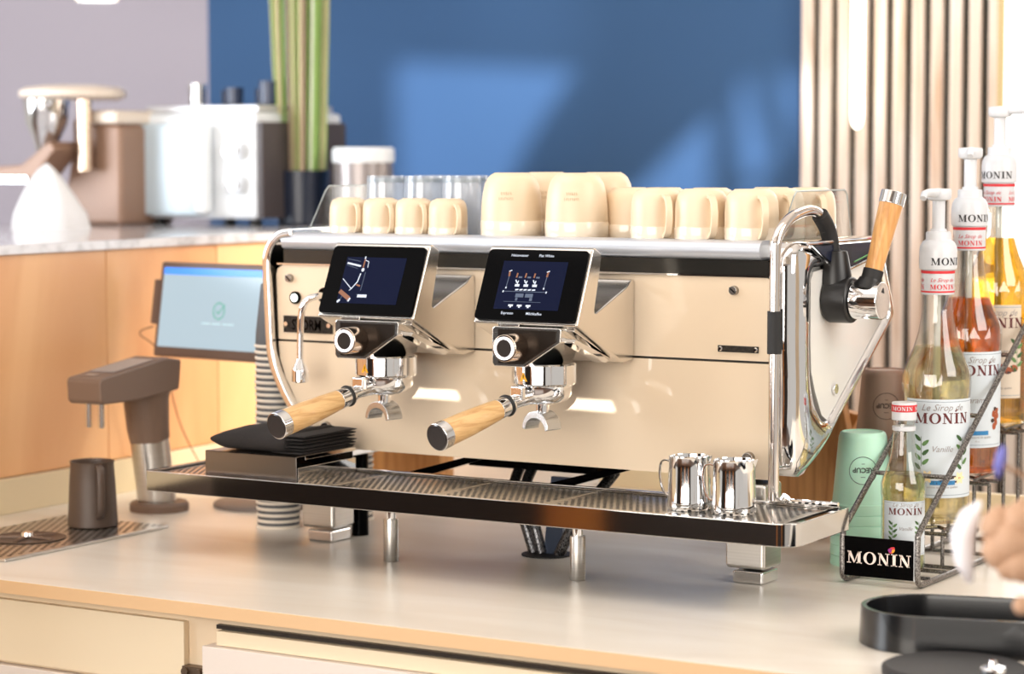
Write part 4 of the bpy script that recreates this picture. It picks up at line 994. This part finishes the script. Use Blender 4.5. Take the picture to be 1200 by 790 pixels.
MB(T).box(-.1270, .127, -.0012, -.0007, .0545, .0655).build('title_bar', mat('till_blue', sr(60, 130, 230), .3, emit=sr(70, 140, 240), es=.75), ps)
gm = mat('till_green', sr(30, 90, 80), .3, emit=sr(110, 200, 176), es=.7); mb = MB(T); F = lambda a, b: (a, -.0013, b)
cxm = -.0010
for k in range(32):
    a, b = 2*PI*k/32, 2*PI*(k+1)/32
    if 2 < k < 4: continue
    seg(mb, F, cxm+.0115*math.cos(a), .0005+.0125*math.sin(a), cxm+.0115*math.cos(b), .0005+.0125*math.sin(b), .0022)
mb.build('check_circle', gm, ps, flat=True)['kind'] = 'stuff'
mb = MB(T); seg(mb, F, cxm-.006, .001, cxm-.001, -.004, .0022); seg(mb, F, cxm-.0015, -.0045, cxm+.012, .011, .0022); mb.build('check_mark', gm, ps, flat=True)['kind'] = 'stuff'
mb = MB(T)
for a, b in ((-.034, -.016), (-.013, .006), (.010, .034)): seg(mb, F, cxm+a, -.0195, cxm+b, -.0195, .0022)
mb.build('till_text', mat('till_text', sr(170, 200, 210), .4, emit=sr(176, 206, 218), es=.6), ps, flat=True)['kind'] = 'stuff'
MB(T).box(-.149, -.1365, .001, .014, -.024, .046).build('card_reader', tapem, ps, bevel=.002)
tag(MB().tube([(-.352, .45, .262), (-.372, .44, .250), (-.345, .46, .215), (-.34, .50, .10), (-.31, .54, .002)], .0012, 8, smooth=6).build('cable', mat('cable_brown', sr(140, 104, 74), .6)), 'thin cable hanging from the till display down to the worktop', 'cable')

# ------------------------------------------------------------------ items on the raised bar
BZ = .398
ov = thing('toaster_oven', 'pale grey countertop oven with a bright door handle and two round knobs', 'oven', (-.77, 1.2, BZ))
pale = mat('pale_appliance', sr(196, 212, 222), .35, .1); white_a = mat('white_appliance', sr(232, 236, 240), .3)
MB().box(-.905, -.628, 1.085, 1.36, BZ+.012, .608).build('oven_body', white_a, ov, bevel=.008)
MB().box(-.895, -.755, 1.070, 1.085, BZ+.018, .588).build('door', pale, ov, bevel=.004)
MB().box(-.752, -.722, 1.050, 1.078, BZ+.022, .588).build('door_handle', mat('handle_white', sr(246, 250, 252), .2), ov, bevel=.008)
MB().box(-.6285, -.615, 1.086, 1.355, BZ+.014, .590).build('side_panel', mat('oven_side', sr(74, 66, 66), .5), ov, bevel=.002)
for z in (.537, .475): MB().cyl((-.672, 1.085, z), (-.672, 1.060, z), .019, .016, 28).build('knob', chrome, ov, bevel=.002)
for x in (-.88, -.65):
    for y in (1.11, 1.33): MB().cyl((x, y, BZ), (x, y, BZ+.0125), .012, n=14).build('foot', rubber, ov)
MB().box(-.90, -.635, 1.10, 1.34, .6085, .622).build('top_rack', mat('rack_grey', sr(205, 205, 208), .3, .4), ov, bevel=.003)
dk = mat('dark_glass', sr(46, 58, 84), .15)
gl0 = None
for k, (x, y, h_, c_) in enumerate(((-.815, 1.15, .042, 1), (-.775, 1.20, .03, 0), (-.735, 1.16, .034, 0), (-.695, 1.20, .032, 0), (-.655, 1.16, .045, 0))):
    g_ = MB().lathe([(.012, 0), (.016, .002), (.0175, h_), (.0160, h_), (.0145, .004), (.0001, .004)], (x, y, .622), 20).build('shot_glass', chrome if c_ else dk)
    tag(g_, ['shiny steel shot cup on the oven, leftmost', 'dark glass on the oven next to the shiny cup', 'dark glass on the oven, in the middle', 'dark glass on the oven, second from the right', 'tall dark glass on the right end of the oven'][k], 'glass')
jc = thing('juicer', 'brown and chrome lever juicer with round white lid', 'juicer', (-.96, 1.0, BZ))
jb = mat('juicer_brown', sr(150, 118, 98), .45, .1); lid = mat('juicer_lid', sr(232, 216, 200), .4)
MB().prism([(-1.03, BZ), (-.880, BZ), (-.880, .585), (-1.00, .60), (-1.00, .55)], 'y', 1.0, 1.16).build('juicer_body', jb, jc, bevel=.01, seg=3)
MB().lathe([(.088, .634), (.100, .640), (.100, .650), (.088, .657), (.05, .661), (.0001, .661)], (-.995, 1.00, 0), 44).build('lid', lid, jc)
MB().box(-.962, -.880, .99, 1.15, .587, .613).build('rear_lid', lid, jc, bevel=.008)
MB().lathe([(.018, .530), (.026, .560), (.040, .590), (.043, .634), (.0001, .634)], (-1.03, .965, 0), 32).build('cone', chrome, jc)
MB().cyl((-.945, .975, .50), (-.945, .975, .634), .014, n=24).build('piston', mat('piston_steel', sr(224, 200, 176), .2, .9), jc)
MB().prism([(-1.16, .480), (-1.03, .480), (-.965, .540), (-.98, .556), (-1.05, .512), (-1.16, .506)], 'y', .915, .99).build('chute_tray', jb, jc, bevel=.004)
MB().prism([(-1.16, .478), (-1.03, .478), (-1.03, .490), (-1.16, .490)], 'y', .908, .915).build('chute_trim', chrome, jc)
nb = MB()
vs = []; fs = []; m = 28; prof = [(1.0, 0), (.90, .03), (.66, .065), (.42, .100), (.20, .125), (.03, .138)]
for r, z in prof:
    for k in range(m):
        a = 2*PI*k/m; q = 1+.10*math.sin(3*a+z*20)+.05*math.sin(7*a); vs.append((-.905+.085*r*q*math.cos(a), .825+.045*r*q*math.sin(a), BZ+z*.85))
for j in range(len(prof)-1):
    for k in range(m): fs.append((j*m+k, j*m+(k+1) % m, (j+1)*m+(k+1) % m, (j+1)*m+k))
fs += [tuple(range(m-1, -1, -1)), tuple(range((len(prof)-1)*m, len(prof)*m))]
tag(nb.add(vs, fs).build('napkin', mat('white_napkin', sr(214, 212, 212), .8), ang=70), 'crumpled white napkin heaped in front of the juicer', 'napkin')
vz = thing('reed_vase', 'dark vase with a tall bundle of green and tan reeds', 'vase', (-.607, 1.2, BZ))
MB().lathe([(.044, BZ), (.047, BZ+.004), (.050, .500), (.046, .500), (.044, .42), (.0001, .42)], (-.607, 1.2, 0), 36).build('vase', mat('dark_vase', sr(26, 34, 52), .3), vz)
cols = [sr(176, 214, 120), sr(196, 224, 150), sr(140, 184, 90), sr(206, 190, 150), sr(150, 128, 104), sr(222, 230, 196)]
gmats = [mat('reed_%d' % i, c, .6) for i, c in enumerate(cols)]
rr = random.Random(5)
protos = {}
for k in range(150):
    a = rr.uniform(0, 2*PI); q = .045*math.sqrt(rr.random()); x, y = -.607+q*math.cos(a), 1.2+q*math.sin(a); mi = rr.choice((0, 0, 1, 2, 2, 3, 3, 4, 4, 5))
    w_ = rr.uniform(.0035, .007); b_ = rr.uniform(-.1, .1); h_ = rr.uniform(.95, 1.15)
    x2, y2 = x+(x+.607)*.55, y+(y-1.2)*.3; ca, sa = math.cos(b_*20)*w_/2, math.sin(b_*20)*w_/2
    MB().add([(x-ca, y-sa, .425), (x+ca, y+sa, .425), (x+.001, y-.001, .425), (x2-ca, y2-sa, h_), (x2+ca, y2+sa, h_), (x2+.001, y2-.001, h_)], [(0, 1, 4, 3), (1, 2, 5, 4), (2, 0, 3, 5), (3, 4, 5), (0, 2, 1)]).build('reed', gmats[mi], vz, flat=True)
cn = thing('canister', 'round grey canister with white lid behind the espresso cups', 'canister', (-.468, 1.2, BZ))
MB().lathe([(.052, BZ), (.055, BZ+.004), (.055, .515)], (-.468, 1.2, 0), 36).build('canister_body', mat('canister_grey', sr(150, 142, 140), .3, .4), cn)
MB().lathe([(.057, .515), (.058, .520), (.058, .538), (.054, .543), (.0001, .543)], (-.468, 1.2, 0), 36).build('lid', white_a, cn)
pn = thing('pendant_lamp', 'glowing pendant lamp at the top left', 'lamp', (-1.19, 1.3, .84))
MB().lathe([(.040, .842), (.055, .862), (.040, .900), (.02, .92), (.0001, .92)], (-1.19, 1.3, 0), 36).build('shade', mat('lamp_shade', sr(226, 214, 190), .4, emit=(1, .95, .8, 1), es=1.5), pn)
MB().lathe([(.0001, .8395), (.039, .8415)], (-1.19, 1.3, 0), 30).build('lamp_glass', white_em, pn)
MB().cyl((-1.19, 1.3, .92), (-1.19, 1.3, 2.1), .003, n=8).build('cord', black, pn)

# ------------------------------------------------------------------ black knock box and disc at the right front
def stadium(ax, ay, bx_, by_, r, n=18):
    d = math.atan2(by_-ay, bx_-ax); out = []
    for k in range(n+1): a = d+PI/2+PI*k/n; out.append((ax+r*math.cos(a), ay+r*math.sin(a)))
    for k in range(n+1): a = d-PI/2+PI*k/n; out.append((bx_+r*math.cos(a), by_+r*math.sin(a)))
    return out
A = (1.127, -.043, 1.33, .008)
o_ = stadium(*A, .070); i_ = stadium(*A, .064); o0 = stadium(*A, .072); i0 = stadium(*A, .060); n = len(o_)
vs = [(a, b, 0) for a, b in o0] + [(a, b, .041) for a, b in o_] + [(a, b, .041) for a, b in i_] + [(a, b, .004) for a, b in i0]
fs = [tuple(range(n-1, -1, -1)), tuple(range(3*n, 4*n))]
for i in range(n):
    j = (i+1) % n; fs += [(i, j, n+j, n+i), (n+i, n+j, 2*n+j, 2*n+i), (2*n+i, 2*n+j, 3*n+j, 3*n+i)]
kb = thing('knock_box', 'oblong black open tray at the right front of the worktop', 'tray', (1.22, -.02, 0))
MB().add(vs, fs).build('shell', mat('knock_black', sr(9, 10, 13), .22, coat=.25), kb, bevel=.001)
md = thing('rubber_disc', 'round black rubber disc at the bottom right edge', 'mat', (1.215, -.187, 0))
MB().lathe([(.072, 0), (.074, .002), (.074, .009), (.070, .011), (.066, .0095), (.0001, .0095)], (1.215, -.187, 0), 56).build('disc', mat('disc_rubber', sr(34, 32, 33), .6), md)
tp = thing('tamper', 'polished steel tamper resting on the black rubber disc', 'tamper', (1.252, -.165, .0112))
MB().lathe([(.012, .0113), (.0135, .0120), (.0135, .0160), (.0120, .018), (.005, .020), (.004, .024), (.0001, .024)], (1.262, -.205, 0), 36).build('tamper_base', chrome, tp)

# ------------------------------------------------------------------ made-up branch for an unidentified out-of-focus shape at the right, in an added vase
fv = thing('floor_vase', 'tall clay floor vase just outside the frame at the right', 'vase', (1.66, -.52, -.92))  # vase added out of view only to hold the made-up branch
MB().lathe([(.09, -.92), (.12, -.80), (.13, -.55), (.09, -.30), (.05, -.20), (.06, -.14), (.055, -.14), (.045, -.20), (.0001, -.22)], (1.66, -.52, 0), 40).build('vase', mat('clay', sr(150, 110, 84), .7), fv)
db = thing('dried_branch', 'blurred dried branch with white petal and tan pods at the right edge', 'branch', (1.66, -.52, -.19))  # branch is a guess, standing in for an unidentified blurred shape
stem_m = mat('dry_stem', sr(150, 116, 90), .7); pod_m = mat('dry_pod', sr(196, 156, 126), .7)  # pods, petal and bud stand in for the shape's brown, white and bluish blurs
for e_ in ((1.372, -.548, .205), (1.390, -.552, .270), (1.408, -.55, .150)):
    MB().tube([(1.66, -.52, -.19), (1.60, -.53, .05), (1.48, -.54, e_[2]*.8), e_], .0022, 8, smooth=6).build('stem', stem_m, db)
MB().tube([(1.3640, -.55, .166), (1.3590, -.552, .186), (1.3580, -.553, .206), (1.3640, -.552, .224), (1.3720, -.55, .236)], [.003, .0085, .0105, .0085, .002], 16).build('petal', mat('white_petal', sr(252, 250, 255), .4, emit=(0, 0, 0, 1)), db, ang=80)
for (x, z, r) in ((1.390, .216, .017), (1.404, .205, .022), (1.392, .196, .018), (1.410, .222, .018), (1.412, .188, .019), (1.400, .184, .014), (1.410, .150, .008)):
    MB().lathe([(.0001, -r), (r*.6, -r*.8), (r, -r*.1), (r*.8, r*.6), (r*.3, r*1.0), (.0001, r*1.1)], (x, -.55, z), 18).build('seed_pod', pod_m, db, ang=80)
MB().tube([(1.3885, -.552, .258), (1.3895, -.553, .268), (1.3915, -.553, .279), (1.393, -.552, .286)], [.002, .0045, .0042, .001], 14).build('bud', mat('violet_bud', sr(120, 120, 200), .5), db, ang=80)
